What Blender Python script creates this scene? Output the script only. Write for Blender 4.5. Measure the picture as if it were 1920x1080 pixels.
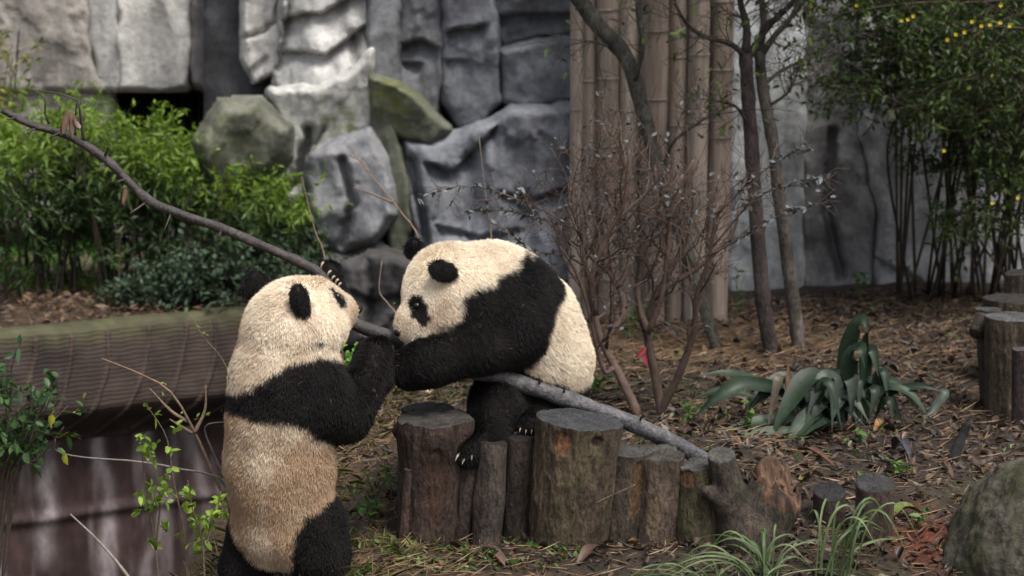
import bpy, math, random
import numpy as np
from mathutils import Vector

for _o in list(bpy.data.objects):
    bpy.data.objects.remove(_o, do_unlink=True)
SC = bpy.context.scene
COL = SC.collection
RNG = np.random.default_rng(7)
random.seed(7)

# ------------------------------------------------------------------ camera
CAM_H, PITCH, FOCAL = 1.50, math.radians(10.0), 70.0
cam_d = bpy.data.cameras.new('camera')
cam = bpy.data.objects.new('camera', cam_d)
COL.objects.link(cam)
cam.location = (0, 0, CAM_H)
cam.rotation_euler = (math.radians(90) - PITCH, 0, 0)
cam_d.lens = FOCAL
cam_d.sensor_width = 36.0
cam_d.clip_start = 0.1
cam_d.clip_end = 300
cam_d.dof.use_dof = True
cam_d.dof.focus_distance = 4.98
cam_d.dof.aperture_fstop = 4.5
SC.camera = cam

# ------------------------------------------------------------------ world, sun, exposure
SUN_EL, SUN_AZ = math.radians(62), math.radians(140)      # azimuth from +Y (away from the camera), negative = left
w = bpy.data.worlds.new('World')
SC.world = w
w.use_nodes = True
wn, wl = w.node_tree.nodes, w.node_tree.links
sky = wn.new('ShaderNodeTexSky')
sky.sky_type = 'NISHITA'
sky.sun_disc = False
sky.sun_elevation = SUN_EL
sky.sun_rotation = SUN_AZ
sky.dust_density = 4.0
sky.air_density = 1.0
sky.ozone_density = 0.6
hs = wn.new('ShaderNodeHueSaturation')
hs.inputs['Saturation'].default_value = 0.45
bg = wn['Background']
bg.inputs['Strength'].default_value = 0.082
wl.new(sky.outputs[0], hs.inputs['Color'])
wl.new(hs.outputs[0], bg.inputs['Color'])
sd = bpy.data.lights.new('sun', 'SUN')
sun = bpy.data.objects.new('sun', sd)
COL.objects.link(sun)
sd.energy = 1.5
sd.angle = math.radians(24)
sd.color = (1.0, 0.96, 0.9)
_sdir = Vector((math.cos(SUN_EL) * math.sin(SUN_AZ), math.cos(SUN_EL) * math.cos(SUN_AZ), math.sin(SUN_EL)))
sun.rotation_euler = _sdir.to_track_quat('Z', 'Y').to_euler()
sun.location = (0, 3, 6)
SC.view_settings.view_transform = 'Standard'
SC.view_settings.look = 'None'
SC.view_settings.gamma = 1.0
SC.view_settings.exposure = 1.15
SC.render.engine = 'CYCLES'
SC.cycles.use_denoising = True
try:
    SC.cycles.denoiser = 'OPENIMAGEDENOISE'
    SC.cycles.denoising_prefilter = 'ACCURATE'
except Exception:
    pass
SC.cycles.max_bounces = 6
SC.cycles.diffuse_bounces = 3
SC.cycles.glossy_bounces = 2
SC.cycles.transmission_bounces = 2
SC.cycles.transparent_max_bounces = 4
SC.cycles_curves.shape = 'RIBBONS'
SC.cycles_curves.subdivisions = 2

# ------------------------------------------------------------------ pixel <-> place
_FW = np.array([0, math.cos(PITCH), -math.sin(PITCH)])
_UP = np.array([0, math.sin(PITCH), math.cos(PITCH)])
_K = 36.0 / FOCAL / 1920.0

def P(x, y, d):
    """photo pixel + distance along the ground (world Y) -> world point(s)"""
    x, y, d = np.broadcast_arrays(np.asarray(x, float), np.asarray(y, float), np.asarray(d, float))
    cx, cy = (x - 960) * _K, (540 - y) * _K
    v = np.stack([cx, _FW[1] + cy * _UP[1], _FW[2] + cy * _UP[2]], -1)
    p = v * (d / v[..., 1])[..., None]
    p[..., 2] += CAM_H
    return p

def Q(p):
    """world points -> photo pixels"""
    q = np.asarray(p, float) - np.array([0, 0, CAM_H])
    f = q @ _FW
    return 960 + q[..., 0] / f / _K, 540 - (q @ _UP) / f / _K

def mpp(d):
    return d * 1.02 * _K          # metres per photo pixel at distance d

# ------------------------------------------------------------------ numpy noise
def _hash(ix, iy, iz, seed):
    h = (ix.astype(np.int64) * 374761393 + iy.astype(np.int64) * 668265263 + iz.astype(np.int64) * 1274126177 + seed * 974634777) & 0xFFFFFFFF
    h = ((h ^ (h >> 13)) * 1274126177) & 0xFFFFFFFF
    h = h ^ (h >> 16)
    return (h & 0xFFFF) / 65535.0

def vnoise(p, seed=0):
    p = np.asarray(p, float)
    i = np.floor(p)
    f = p - i
    f = f * f * f * (f * (f * 6 - 15) + 10)
    i = i.astype(np.int64)
    r = 0
    for a in (0, 1):
        wa = f[..., 0] if a else 1 - f[..., 0]
        for b in (0, 1):
            wb = f[..., 1] if b else 1 - f[..., 1]
            for c in (0, 1):
                wc = f[..., 2] if c else 1 - f[..., 2]
                r = r + wa * wb * wc * _hash(i[..., 0] + a, i[..., 1] + b, i[..., 2] + c, seed)
    return r * 2 - 1

def fbm(p, octv=4, seed=0, gain=0.5):
    p = np.asarray(p, float)
    s, a, t = 0, 1.0, 0
    for o in range(octv):
        s = s + a * vnoise(p * 2 ** o + o * 17.3, seed + o)
        t += a
        a *= gain
    return s / t

def ridged(p, octv=4, seed=0):
    s, a, t = 0, 1.0, 0
    for o in range(octv):
        s = s + a * (1 - 2 * np.abs(vnoise(p * 2 ** o + o * 9.1, seed + o)))
        t += a
        a *= 0.5
    return s / t

def sstep(a, b, x):
    t = np.clip((x - a) / (b - a), 0, 1)
    return t * t * (3 - 2 * t)

def poly_sd(px, py, poly):
    """signed distance to a polygon in the plane, negative inside"""
    px, py = np.asarray(px, float), np.asarray(py, float)
    poly = np.asarray(poly, float)
    n = len(poly)
    d2 = np.full(px.shape, 1e18)
    ins = np.zeros(px.shape, bool)
    for i in range(n):
        x0, y0 = poly[i]
        x1, y1 = poly[(i + 1) % n]
        ex, ey = x1 - x0, y1 - y0
        wx, wy = px - x0, py - y0
        t = np.clip((wx * ex + wy * ey) / (ex * ex + ey * ey + 1e-12), 0, 1)
        d2 = np.minimum(d2, (wx - t * ex) ** 2 + (wy - t * ey) ** 2)
        c = ((y0 > py) != (y1 > py)) & (px < (x1 - x0) * (py - y0) / (y1 - y0 + 1e-12) + x0)
        ins ^= c
    d = np.sqrt(d2)
    return np.where(ins, -d, d)

def line_d(px, py, pts):
    d2 = np.full(np.shape(px), 1e18)
    for (x0, y0), (x1, y1) in zip(pts[:-1], pts[1:]):
        ex, ey = x1 - x0, y1 - y0
        wx, wy = px - x0, py - y0
        t = np.clip((wx * ex + wy * ey) / (ex * ex + ey * ey + 1e-12), 0, 1)
        d2 = np.minimum(d2, (wx - t * ex) ** 2 + (wy - t * ey) ** 2)
    return np.sqrt(d2)

# ------------------------------------------------------------------ objects
def tag(o, label=None, cat=None, group=None, kind=None):
    if label: o['label'] = label
    if cat: o['category'] = cat
    if group: o['group'] = group
    if kind: o['kind'] = kind
    return o

def thing(name, label, cat, loc, group=None):
    o = bpy.data.objects.new(name, None)
    COL.objects.link(o)
    o.location = [float(v) for v in loc]
    o.empty_display_size = 0.1
    return tag(o, label, cat, group)

def origin(o):
    v = np.zeros(3)
    while o is not None:
        v = v + np.array(o.location)
        o = o.parent
    return v

class MB:
    """collects vertices, faces and a tint per vertex; build() links them as ONE mesh object"""
    def __init__(s):
        s.v, s.f3, s.f4, s.c, s.n = [], [], [], [], 0
    def add(s, v, f3=None, f4=None, col=(1, 1, 1)):
        v = np.asarray(v, float).reshape(-1, 3)
        if f3 is not None and len(f3): s.f3.append(np.asarray(f3, np.int64) + s.n)
        if f4 is not None and len(f4): s.f4.append(np.asarray(f4, np.int64) + s.n)
        col = np.asarray(col, float)
        if col.ndim == 1: col = np.broadcast_to(col, (len(v), 3))
        s.v.append(v); s.c.append(col); s.n += len(v)
        return s
    def build(s, name, mat, parent=None, smooth=True, kind=None):
        me = bpy.data.meshes.new(name)
        v = np.concatenate(s.v)
        off = origin(parent)
        me.vertices.add(len(v))
        me.vertices.foreach_set('co', (v - off).astype(np.float32).ravel())
        f3 = np.concatenate(s.f3) if s.f3 else np.zeros((0, 3), np.int64)
        f4 = np.concatenate(s.f4) if s.f4 else np.zeros((0, 4), np.int64)
        li = np.concatenate([f3.ravel(), f4.ravel()]).astype(np.int32)
        me.loops.add(len(li))
        me.loops.foreach_set('vertex_index', li)
        st = np.concatenate([np.arange(len(f3)) * 3, len(f3) * 3 + np.arange(len(f4)) * 4]).astype(np.int32)
        me.polygons.add(len(st))
        me.polygons.foreach_set('loop_start', st)
        at = me.attributes.new('tint', 'FLOAT_COLOR', 'POINT')
        c = np.concatenate(s.c)
        at.data.foreach_set('color', np.concatenate([c, np.ones((len(c), 1))], 1).astype(np.float32).ravel())
        me.update(calc_edges=True)
        me.validate()
        me.polygons.foreach_set('use_smooth', np.full(len(me.polygons), bool(smooth)))
        me.materials.append(mat)
        o = bpy.data.objects.new(name, me)
        COL.objects.link(o)
        if parent is not None: o.parent = parent
        if kind: o['kind'] = kind
        return o

def spline(pts, n):
    """smooth resample of a polyline (Catmull-Rom), any column count"""
    p = np.asarray(pts, float)
    if len(p) == 2:
        t = np.linspace(0, 1, n)[:, None]
        return p[0] * (1 - t) + p[1] * t
    q = np.vstack([2 * p[0] - p[1], p, 2 * p[-1] - p[-2]])
    u = np.linspace(0, len(p) - 1 - 1e-9, n)
    i = u.astype(int)
    t = (u - i)[:, None]
    a, b, c, d = q[i], q[i + 1], q[i + 2], q[i + 3]
    return 0.5 * (2 * b + (c - a) * t + (2 * a - 5 * b + 4 * c - d) * t ** 2 + (3 * b - a - 3 * c + d) * t ** 3)

def frames(p):
    t = np.gradient(p, axis=0)
    t /= np.linalg.norm(t, axis=1)[:, None] + 1e-12
    ref = np.array([0.0, 1.0, 0.05]) if abs(t[0][1]) < 0.9 else np.array([1.0, 0, 0])
    a = np.cross(t, ref)
    a /= np.linalg.norm(a, axis=1)[:, None] + 1e-12
    return t, a, np.cross(t, a)

def tube(mb, pts, r, sides=6, col=(1, 1, 1), cap=True, bump=0.0, seed=0):
    p = np.asarray(pts, float)
    n = len(p)
    r = np.broadcast_to(np.asarray(r, float), (n,))
    t, a, b = frames(p)
    th = np.arange(sides) * 2 * math.pi / sides
    rad = r[:, None] * np.ones(sides)
    if bump:
        rad = rad * (1 + bump * vnoise(np.stack(np.broadcast_arrays(np.cos(th)[None] * 1.7, np.sin(th)[None] * 1.7, (np.arange(n) * 0.45 + seed)[:, None]), -1), seed))
    v = p[:, None] + rad[..., None] * (np.cos(th)[None, :, None] * a[:, None] + np.sin(th)[None, :, None] * b[:, None])
    v = v.reshape(-1, 3)
    i = np.arange(n - 1)[:, None] * sides
    j = np.arange(sides)[None]
    k = (j + 1) % sides
    f4 = np.stack([i + j, i + k, i + sides + k, i + sides + j], -1).reshape(-1, 4)
    f3 = None
    if cap:
        v = np.vstack([v, p[0], p[-1]])
        m = n * sides
        jj = np.arange(sides)
        kk = (jj + 1) % sides
        f3 = np.vstack([np.stack([np.full(sides, m), kk, jj], 1), np.stack([np.full(sides, m + 1), m - sides + jj, m - sides + kk], 1)])
    c = np.asarray(col, float)
    if c.ndim == 2 and len(c) == n:
        c = np.repeat(c, sides, 0)
        if cap: c = np.vstack([c, c[0], c[-1]])
    mb.add(v, f3, f4, c)

def unit(v):
    v = np.asarray(v, float)
    return v / (np.linalg.norm(v, axis=-1, keepdims=True) + 1e-12)

def leaves(mb, base, dirv, nrm, L, W, tint, droop=0.15, fold=0.15, simple=False, point=0.6):
    """n little leaves, each a folded, drooping blade of its own"""
    base = np.asarray(base, float); n = len(base)
    if n == 0: return
    dirv = unit(dirv)
    side = unit(np.cross(dirv, nrm))
    up = unit(np.cross(side, dirv))
    L = np.broadcast_to(np.asarray(L, float), (n,))[:, None]
    W = np.broadcast_to(np.asarray(W, float), (n,))[:, None]
    tint = np.broadcast_to(np.asarray(tint, float), (n, 3))
    dn = np.array([0, 0, -1.0])
    def at(t, s, f=0.0):
        return base + dirv * L * t + dn * droop * L * t * t + side * W * 0.5 * s + up * W * f
    if simple:
        v = np.stack([at(0, 0), at(0.45, -1, fold), at(1, 0), at(0.45, 1, fold)], 1)
        o = np.arange(n)[:, None] * 4
        f3 = np.vstack([o + np.array([0, 1, 2]), o + np.array([0, 2, 3])])
        mb.add(v.reshape(-1, 3), f3, None, np.repeat(tint, 4, 0))
        return
    v = np.stack([at(0, 0), at(0.3, -0.9, fold), at(0.3, 0), at(0.3, 0.9, fold), at(0.68, -point - 0.2, fold), at(0.68, 0), at(0.68, point + 0.2, fold), at(1, 0)], 1)
    o = np.arange(n)[:, None] * 8
    f3 = np.vstack([o + np.array(q) for q in ((0, 1, 2), (0, 2, 3), (4, 7, 5), (5, 7, 6))])
    f4 = np.vstack([o + np.array(q) for q in ((1, 4, 5, 2), (2, 5, 6, 3))])
    mb.add(v.reshape(-1, 3), f3, f4, np.repeat(tint, 8, 0))

def rdir(n, up=0.0, rng=RNG):
    d = rng.normal(size=(n, 3))
    d = unit(d)
    d[:, 2] += up
    return unit(d)

def mixcol(a, b, t):
    t = np.asarray(t)[..., None]
    return np.asarray(a) * (1 - t) + np.asarray(b) * t

def surface_nets(F, org, h):
    """naive surface nets of a sampled distance field (inside < 0)"""
    S = F < 0
    nx, ny, nz = F.shape
    c = np.zeros((nx - 1, ny - 1, nz - 1), np.int8)
    for a in (0, 1):
        for b in (0, 1):
            for d in (0, 1):
                c += S[a:nx - 1 + a, b:ny - 1 + b, d:nz - 1 + d]
    act = (c > 0) & (c < 8)
    idx = np.full(act.shape, -1, np.int64)
    ii = np.argwhere(act)
    idx[act] = np.arange(len(ii))
    acc = np.zeros((len(ii), 3)); cnt = np.zeros(len(ii))
    cor = [(a, b, d) for a in (0, 1) for b in (0, 1) for d in (0, 1)]
    for p in cor:
        for ax in range(3):
            if p[ax]: continue
            q = list(p); q[ax] = 1
            fa = F[ii[:, 0] + p[0], ii[:, 1] + p[1], ii[:, 2] + p[2]]
            fb = F[ii[:, 0] + q[0], ii[:, 1] + q[1], ii[:, 2] + q[2]]
            m = (fa < 0) != (fb < 0)
            t = np.where(m, fa / (fa - fb + 1e-20), 0)
            pos = np.array(p, float)[None] + t[:, None] * (np.array(q, float) - np.array(p, float))[None]
            acc += pos * m[:, None]; cnt += m
    V = (ii + acc / cnt[:, None]) * h + org
    quads = []
    for ax in range(3):
        o1, o2 = [(1, 2), (2, 0), (0, 1)][ax]
        sl0 = [slice(1, -1)] * 3; sl1 = [slice(1, -1)] * 3
        sl0[ax] = slice(0, -1); sl1[ax] = slice(1, None)
        A, B = S[tuple(sl0)], S[tuple(sl1)]
        for flip in (False, True):
            e = np.argwhere((A & ~B) if not flip else (~A & B))
            base = e.copy()
            for k in range(3):
                if k != ax: base[:, k] += 1
            def cell(d1, d2):
                g = base.copy(); g[:, o1] += d1; g[:, o2] += d2
                return idx[g[:, 0], g[:, 1], g[:, 2]]
            q = np.stack([cell(-1, -1), cell(0, -1), cell(0, 0), cell(-1, 0)], 1)
            quads.append(q[:, ::-1] if flip else q)
    Qd = np.concatenate(quads)
    return V, Qd[(Qd >= 0).all(1)]

def sd_cone(p, a, ra, b, rb, sq=None):
    a, b = np.asarray(a, float), np.asarray(b, float)
    ab = b - a
    L = ab @ ab
    t = np.clip(((p - a) @ ab) / L, 0, 1) if L > 1e-10 else np.zeros(p.shape[:-1])
    return np.linalg.norm(p - a - t[..., None] * ab, axis=-1) - (ra + (rb - ra) * t)

def sd_ell(p, c, r, R=None):
    q = p - np.asarray(c, float)
    if R is not None: q = q @ np.asarray(R, float).T
    r = np.asarray(r, float)
    k0 = np.linalg.norm(q / r, axis=-1)
    k1 = np.linalg.norm(q / (r * r), axis=-1)
    return np.where(k1 < 1e-9, -r.min(), k0 * (k0 - 1) / (k1 + 1e-12))

def smin(a, b, k):
    h = np.clip(0.5 + 0.5 * (b - a) / k, 0, 1)
    return b * (1 - h) + a * h - k * h * (1 - h)

# ------------------------------------------------------------------ materials
def new_mat(name):
    m = bpy.data.materials.new(name)
    m.use_nodes = True
    nt = m.node_tree
    return m, nt.nodes, nt.links, nt.nodes['Principled BSDF']

def _pos(N, Lk, scale=(1, 1, 1)):
    g = N.new('ShaderNodeNewGeometry')
    mp = N.new('ShaderNodeMapping')
    mp.inputs['Scale'].default_value = scale
    Lk.new(g.outputs['Position'], mp.inputs['Vector'])
    return mp.outputs[0]

def _noise(N, Lk, vec, scale, detail=4, rough=0.55):
    t = N.new('ShaderNodeTexNoise')
    t.inputs['Scale'].default_value = scale
    t.inputs['Detail'].default_value = detail
    t.inputs['Roughness'].default_value = rough
    Lk.new(vec, t.inputs['Vector'])
    return t.outputs['Fac']

def _ramp(N, Lk, fac, stops):
    r = N.new('ShaderNodeValToRGB')
    e = r.color_ramp.elements
    while len(e) > 1: e.remove(e[0])
    e[0].position, e[0].color = stops[0][0], (*stops[0][1], 1)
    for p, c in stops[1:]:
        k = e.new(p); k.color = (*c, 1)
    Lk.new(fac, r.inputs['Fac'])
    return r.outputs['Color']

def _mix(N, Lk, a, b, fac=1.0, mode='MULTIPLY'):
    m = N.new('ShaderNodeMix'); m.data_type = 'RGBA'; m.blend_type = mode
    if isinstance(fac, (int, float)): m.inputs['Factor'].default_value = fac
    else: Lk.new(fac, m.inputs['Factor'])
    for k, s in ((6, a), (7, b)):
        if isinstance(s, tuple): m.inputs[k].default_value = (*s, 1)
        else: Lk.new(s, m.inputs[k])
    return m.outputs[2]

def _bump(N, Lk, h, dist, strength=1.0, nrm=None):
    b = N.new('ShaderNodeBump')
    b.inputs['Distance'].default_value = dist
    b.inputs['Strength'].default_value = strength
    Lk.new(h, b.inputs['Height'])
    if nrm is not None: Lk.new(nrm, b.inputs['Normal'])
    return b.outputs[0]

def _tint(N):
    a = N.new('ShaderNodeAttribute'); a.attribute_name = 'tint'
    return a.outputs['Color']

def mat_tinted(name, rough=0.7, nscale=40, var=(0.65, 1.25), bump=0.002, stretch=(1, 1, 1), spec=0.3, fine=None):
    """colour from the piece's own tint, broken up by grain; bump for relief"""
    m, N, Lk, B = new_mat(name)
    v = _pos(N, Lk, stretch)
    n1 = _noise(N, Lk, v, nscale, 6, 0.65)
    n2 = _noise(N, Lk, v, nscale * 0.22, 3)
    c = _mix(N, Lk, _tint(N), _ramp(N, Lk, n1, [(0.3, (var[0],) * 3), (0.7, (var[1],) * 3)]))
    c = _mix(N, Lk, c, _ramp(N, Lk, n2, [(0.3, (var[0] * 1.1,) * 3), (0.7, (1.08,) * 3)]))
    Lk.new(c, B.inputs['Base Color'])
    B.inputs['Roughness'].default_value = rough
    B.inputs['Specular IOR Level'].default_value = spec
    if bump:
        Lk.new(_bump(N, Lk, n1, bump), B.inputs['Normal'])
    return m

def mat_leaf(name, rough=0.45, trans=0.3, spec=0.4):
    m, N, Lk, B = new_mat(name)
    v = _pos(N, Lk)
    n = _noise(N, Lk, v, 60, 3)
    c = _mix(N, Lk, _tint(N), _ramp(N, Lk, n, [(0.3, (0.75,) * 3), (0.7, (1.15,) * 3)]))
    Lk.new(c, B.inputs['Base Color'])
    B.inputs['Roughness'].default_value = rough
    B.inputs['Specular IOR Level'].default_value = spec
    t = N.new('ShaderNodeBsdfTranslucent')
    Lk.new(_mix(N, Lk, c, (1.0, 1.0, 0.55)), t.inputs['Color'])
    mx = N.new('ShaderNodeMixShader')
    mx.inputs[0].default_value = trans
    Lk.new(B.outputs[0], mx.inputs[1]); Lk.new(t.outputs[0], mx.inputs[2])
    Lk.new(mx.outputs[0], N['Material Output'].inputs['Surface'])
    return m

def mat_plain(name, col, rough=0.5, spec=0.5):
    m, N, Lk, B = new_mat(name)
    n = _noise(N, Lk, _pos(N, Lk), 180, 2)
    Lk.new(_mix(N, Lk, (*col,), _ramp(N, Lk, n, [(0.3, (0.8,) * 3), (0.7, (1.1,) * 3)])), B.inputs['Base Color'])
    B.inputs['Roughness'].default_value = rough
    B.inputs['Specular IOR Level'].default_value = spec
    return m

M_BARK = mat_tinted('bark', 0.85, 120, (0.35, 1.5), 0.010, (1, 1, 0.45))
M_BARKF = mat_tinted('twig_bark', 0.75, 120, (0.6, 1.25), 0.001)
M_CUT = mat_tinted('cut_wood', 0.75, 110, (0.45, 1.35), 0.004)
M_WOOD = mat_tinted('torn_wood', 0.8, 90, (0.5, 1.35), 0.004, (1, 1, 0.15))
M_LEAF = mat_leaf('leaf')
M_DULL = mat_leaf('dull_leaf', 0.55, 0.12, 0.35)
M_GLOSS = mat_leaf('glossy_leaf', 0.45, 0.12, 0.28)
M_LITTER = mat_leaf('dead_leaf', 0.46, 0.06, 0.42)
M_CULM = mat_tinted('bamboo_culm', 0.55, 34, (0.5, 1.3), 0.002, (1, 1, 0.10), 0.3)

# ================================================================== THE SETTING
def edge_x(Y):
    return np.interp(Y, [2.0, 4.3, 4.6, 5.2, 6.8, 7.6, 8.4, 9.2], [-3.2, -1.7, -0.92, -0.80, -0.46, -0.30, -0.15, 0.1])

def ground_h(X, Y):
    X, Y = np.asarray(X, float), np.asarray(Y, float)
    z = (0.11 - 0.07 * sstep(0.6, 0.9, X)) * sstep(4.90, 5.14, Y) * (1 - sstep(5.2, 6.3, Y)) * sstep(-0.5, -0.2, X)
    z = z + 0.04 * sstep(6.3, 8.5, Y) * sstep(0.7, 2.2, X)
    z = z - 0.07 * sstep(6.8, 8.8, Y)
    z = z - 0.14 * sstep(-0.30, -0.62, X) * (1 - sstep(5.0, 5.8, Y))
    z = z - 0.10 * sstep(4.7, 4.0, Y)
    p = np.stack([X * 2.2, Y * 2.2, X * 0], -1)
    z = z + 0.028 * fbm(p, 3, 3) + 0.010 * fbm(p * 5, 3, 8)
    mound = np.exp(-(((X - 1.07) / 0.10) ** 2 + ((Y - 4.86) / 0.12) ** 2))
    z = z + 0.035 * mound * (1 + 0.5 * fbm(p * 9, 3, 21))
    e = edge_x(Y) + 0.06 * vnoise(np.stack([Y * 3, Y * 0, Y * 0], -1), 5)
    z = z - 1.62 * sstep(0.0, 0.55, e - X)
    return z

def G(x, y, lift=0.0):
    """where the ray through a photo pixel meets the ground"""
    d = np.linspace(3.2, 9.6, 1300)
    p = P(x, y, d)
    below = p[:, 2] < ground_h(p[:, 0], p[:, 1]) + lift
    return p[np.argmax(below)] if below.any() else p[-1]

gx = np.unique(np.concatenate([np.linspace(-14, -3, 23), np.linspace(-3, -1.2, 40), np.linspace(-1.2, 2.6, 300), np.linspace(2.6, 5, 30), np.linspace(5, 14, 19)]))
gy = np.unique(np.concatenate([np.linspace(-8, 3.5, 24), np.linspace(3.5, 4.2, 16), np.linspace(4.2, 6.4, 170), np.linspace(6.4, 9.4, 130), np.linspace(9.4, 16, 14)]))
GX, GY = np.meshgrid(gx, gy, indexing='ij')
GZ = ground_h(GX, GY)
V = np.stack([GX, GY, GZ], -1)
pn = np.stack([GX, GY, GX * 0], -1)
t = 0.5 + 0.5 * fbm(pn * 3.1, 4, 31)
gc = mixcol((0.026, 0.018, 0.013), (0.066, 0.044, 0.030), t)
straw = np.exp(-(((GX - 0.55) / 0.75) ** 2 + ((GY - 7.35) / 0.40) ** 2)) + 0.9 * np.exp(-(((GX - 1.95) / 0.22) ** 2 + ((GY - 6.35) / 0.30) ** 2))
straw = straw + sstep(4.66, 4.5, GY) * sstep(0.25, -0.1, GX) * 0.8 + 0.8 * sstep(-0.05, -0.4, GX) * sstep(6.6, 5.2, GY)
straw = np.clip(straw * (0.8 + 0.7 * fbm(pn * 7, 3, 12)), 0, 1)
gc = mixcol(gc, (0.16, 0.10, 0.055), straw * 0.8)
red = np.clip(1.5 * np.exp(-(((GX - 1.06) / 0.11) ** 2 + ((GY - 4.80) / 0.17) ** 2)) * (1 + 0.6 * fbm(pn * 12, 3, 2)), 0, 1)
gc = mixcol(gc, (0.17, 0.050, 0.028), red)
mossy = np.clip(fbm(pn * 2.3 + 4, 3, 77) * 2.2 - 0.4, 0, 1)
gc = mixcol(gc, (0.075, 0.085, 0.028), mossy * 0.55)
nx, ny = GX.shape
I = np.arange(nx * ny).reshape(nx, ny)
f4 = np.stack([I[:-1, :-1], I[1:, :-1], I[1:, 1:], I[:-1, 1:]], -1).reshape(-1, 4)
M_SOIL = mat_tinted('soil', 0.8, 55, (0.45, 1.45), 0.012, (1, 1, 1), 0.35)
tag(MB().add(V, None, f4, gc.reshape(-1, 3)).build('ground', M_SOIL), kind='structure')

# ---- planting bed behind the ditch wall
WALL_P = [(-900, 640, 7.6), (-300, 628, 7.95), (0, 614, 8.12), (240, 593, 8.38), (470, 572, 8.66), (640, 560, 8.85), (800, 552, 9.0)]
wall_top = P(*np.array(WALL_P, float).T)
bx = np.linspace(-7, 0.6, 90)
by = np.linspace(0, 1, 40)
top_y = np.interp(bx, wall_top[:, 0], wall_top[:, 1])
top_z = np.interp(bx, wall_top[:, 0], wall_top[:, 2])
BX = np.repeat(bx[:, None], 40, 1)
BY = top_y[:, None] + 0.12 + by[None] * 4.5
BZ = top_z[:, None] - 0.03 + 0.06 * by[None] + 0.02 * fbm(np.stack([BX * 3, BY * 3, BX * 0], -1), 3, 6)
I = np.arange(BX.size).reshape(BX.shape)
f4 = np.stack([I[:-1, :-1], I[1:, :-1], I[1:, 1:], I[:-1, 1:]], -1).reshape(-1, 4)
bcol = mixcol((0.085, 0.055, 0.036), (0.33, 0.26, 0.22), sstep(0.1, 0.35, by)[None] * np.ones_like(BX) * (0.6 + 0.4 * fbm(np.stack([BX * 4, BY * 4, BX * 0], -1), 2, 9)))
tag(MB().add(np.stack([BX, BY, BZ], -1), None, f4, bcol.reshape(-1, 3)).build('planting_bed', M_SOIL), kind='structure')

def bed_z(X, Y):
    return np.interp(X, wall_top[:, 0], wall_top[:, 2]) - 0.02 + 0.06 * np.clip((Y - np.interp(X, wall_top[:, 0], wall_top[:, 1]) - 0.12) / 4.5, 0, 1)

# ---- the ditch wall: moulded coping, fluted apron hanging over a stained lower face
def mat_apron():
    m, N, Lk, B = new_mat('brown_concrete')
    v = _pos(N, Lk)
    n1 = _noise(N, Lk, v, 14, 5)
    n2 = _noise(N, Lk, _pos(N, Lk, (1, 1, 0.2)), 9, 4)
    c = _mix(N, Lk, _tint(N), _ramp(N, Lk, n1, [(0.3, (0.65,) * 3), (0.7, (1.25,) * 3)]))
    c = _mix(N, Lk, c, _ramp(N, Lk, n2, [(0.35, (0.7,) * 3), (0.65, (1.15,) * 3)]))
    wv = N.new('ShaderNodeTexWave'); wv.bands_direction = 'Z'
    wv.inputs['Scale'].default_value = 17; wv.inputs['Distortion'].default_value = 3.5; wv.inputs['Detail'].default_value = 2
    Lk.new(v, wv.inputs['Vector'])
    c = _mix(N, Lk, c, _ramp(N, Lk, wv.outputs['Fac'], [(0.2, (0.93,) * 3), (0.8, (1.03,) * 3)]))
    Lk.new(c, B.inputs['Base Color'])
    B.inputs['Roughness'].default_value = 0.8
    Lk.new(_bump(N, Lk, wv.outputs['Fac'], 0.003, 0.5), B.inputs['Normal'])
    return m
M_APRON = mat_apron()
wt = thing('ditch_wall', 'dark brown fluted concrete wall with overhanging apron and white streaks across the ditch', 'wall', (wall_top[2][0], wall_top[2][1], -1.65))
wl_ = spline(wall_top, 420)
arc = np.concatenate([[0], np.cumsum(np.linalg.norm(np.diff(wl_, axis=0), axis=1))])
tg = unit(np.gradient(wl_, axis=0)); outw = np.stack([tg[:, 1], -tg[:, 0], tg[:, 0] * 0], -1)   # towards the camera
M_LOWER = mat_tinted('stained_concrete', 0.75, 22, (0.55, 1.3), 0.006, (1, 1, 0.5), 0.35)
def wall_sheet(name, prof_fn, nprof, col_fn, mat=None):
    s = np.linspace(0, 1, nprof)
    A, S = np.meshgrid(arc, s, indexing='ij')
    o, z = prof_fn(A, S)
    v = wl_[:, None] + outw[:, None] * o[..., None]
    v[..., 2] += z
    I = np.arange(A.size).reshape(A.shape)
    f4 = np.stack([I[:-1, :-1], I[:-1, 1:], I[1:, 1:], I[1:, :-1]], -1).reshape(-1, 4)
    return MB().add(v, None, f4, col_fn(A, S, v).reshape(-1, 3)).build(name, mat or M_APRON, wt)
def p_apron(A, S):
    ph = (A + 0.16 * S * S) / 0.165
    rib = np.abs(((ph + 0.12 * vnoise(np.stack([A * 2, S * 2, A * 0], -1), 4)) % 1) - 0.5) * 2
    rib = sstep(0.72, 0.95, rib)
    o = 0.045 + 0.03 * np.sin(S * 2.2) - 0.19 * sstep(0.62, 1.0, S) + 0.012 * fbm(np.stack([A * 5, S * 3, A * 0], -1), 3, 14)
    return o, -0.045 - 0.50 * S
def c_apron(A, S, v):
    n = 0.5 + 0.5 * fbm(np.stack([A * 3, S * 2, A * 0], -1), 3, 51)
    c = mixcol((0.036, 0.024, 0.020), (0.066, 0.044, 0.035), n)
    return mixcol(c, (0.085, 0.082, 0.035), np.clip(1 - S * 7, 0, 1) * (0.5 + 0.5 * n))
apron = wall_sheet('apron', p_apron, 60, c_apron)
S0 = np.linspace(0.0, 0.97, 26)
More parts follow.
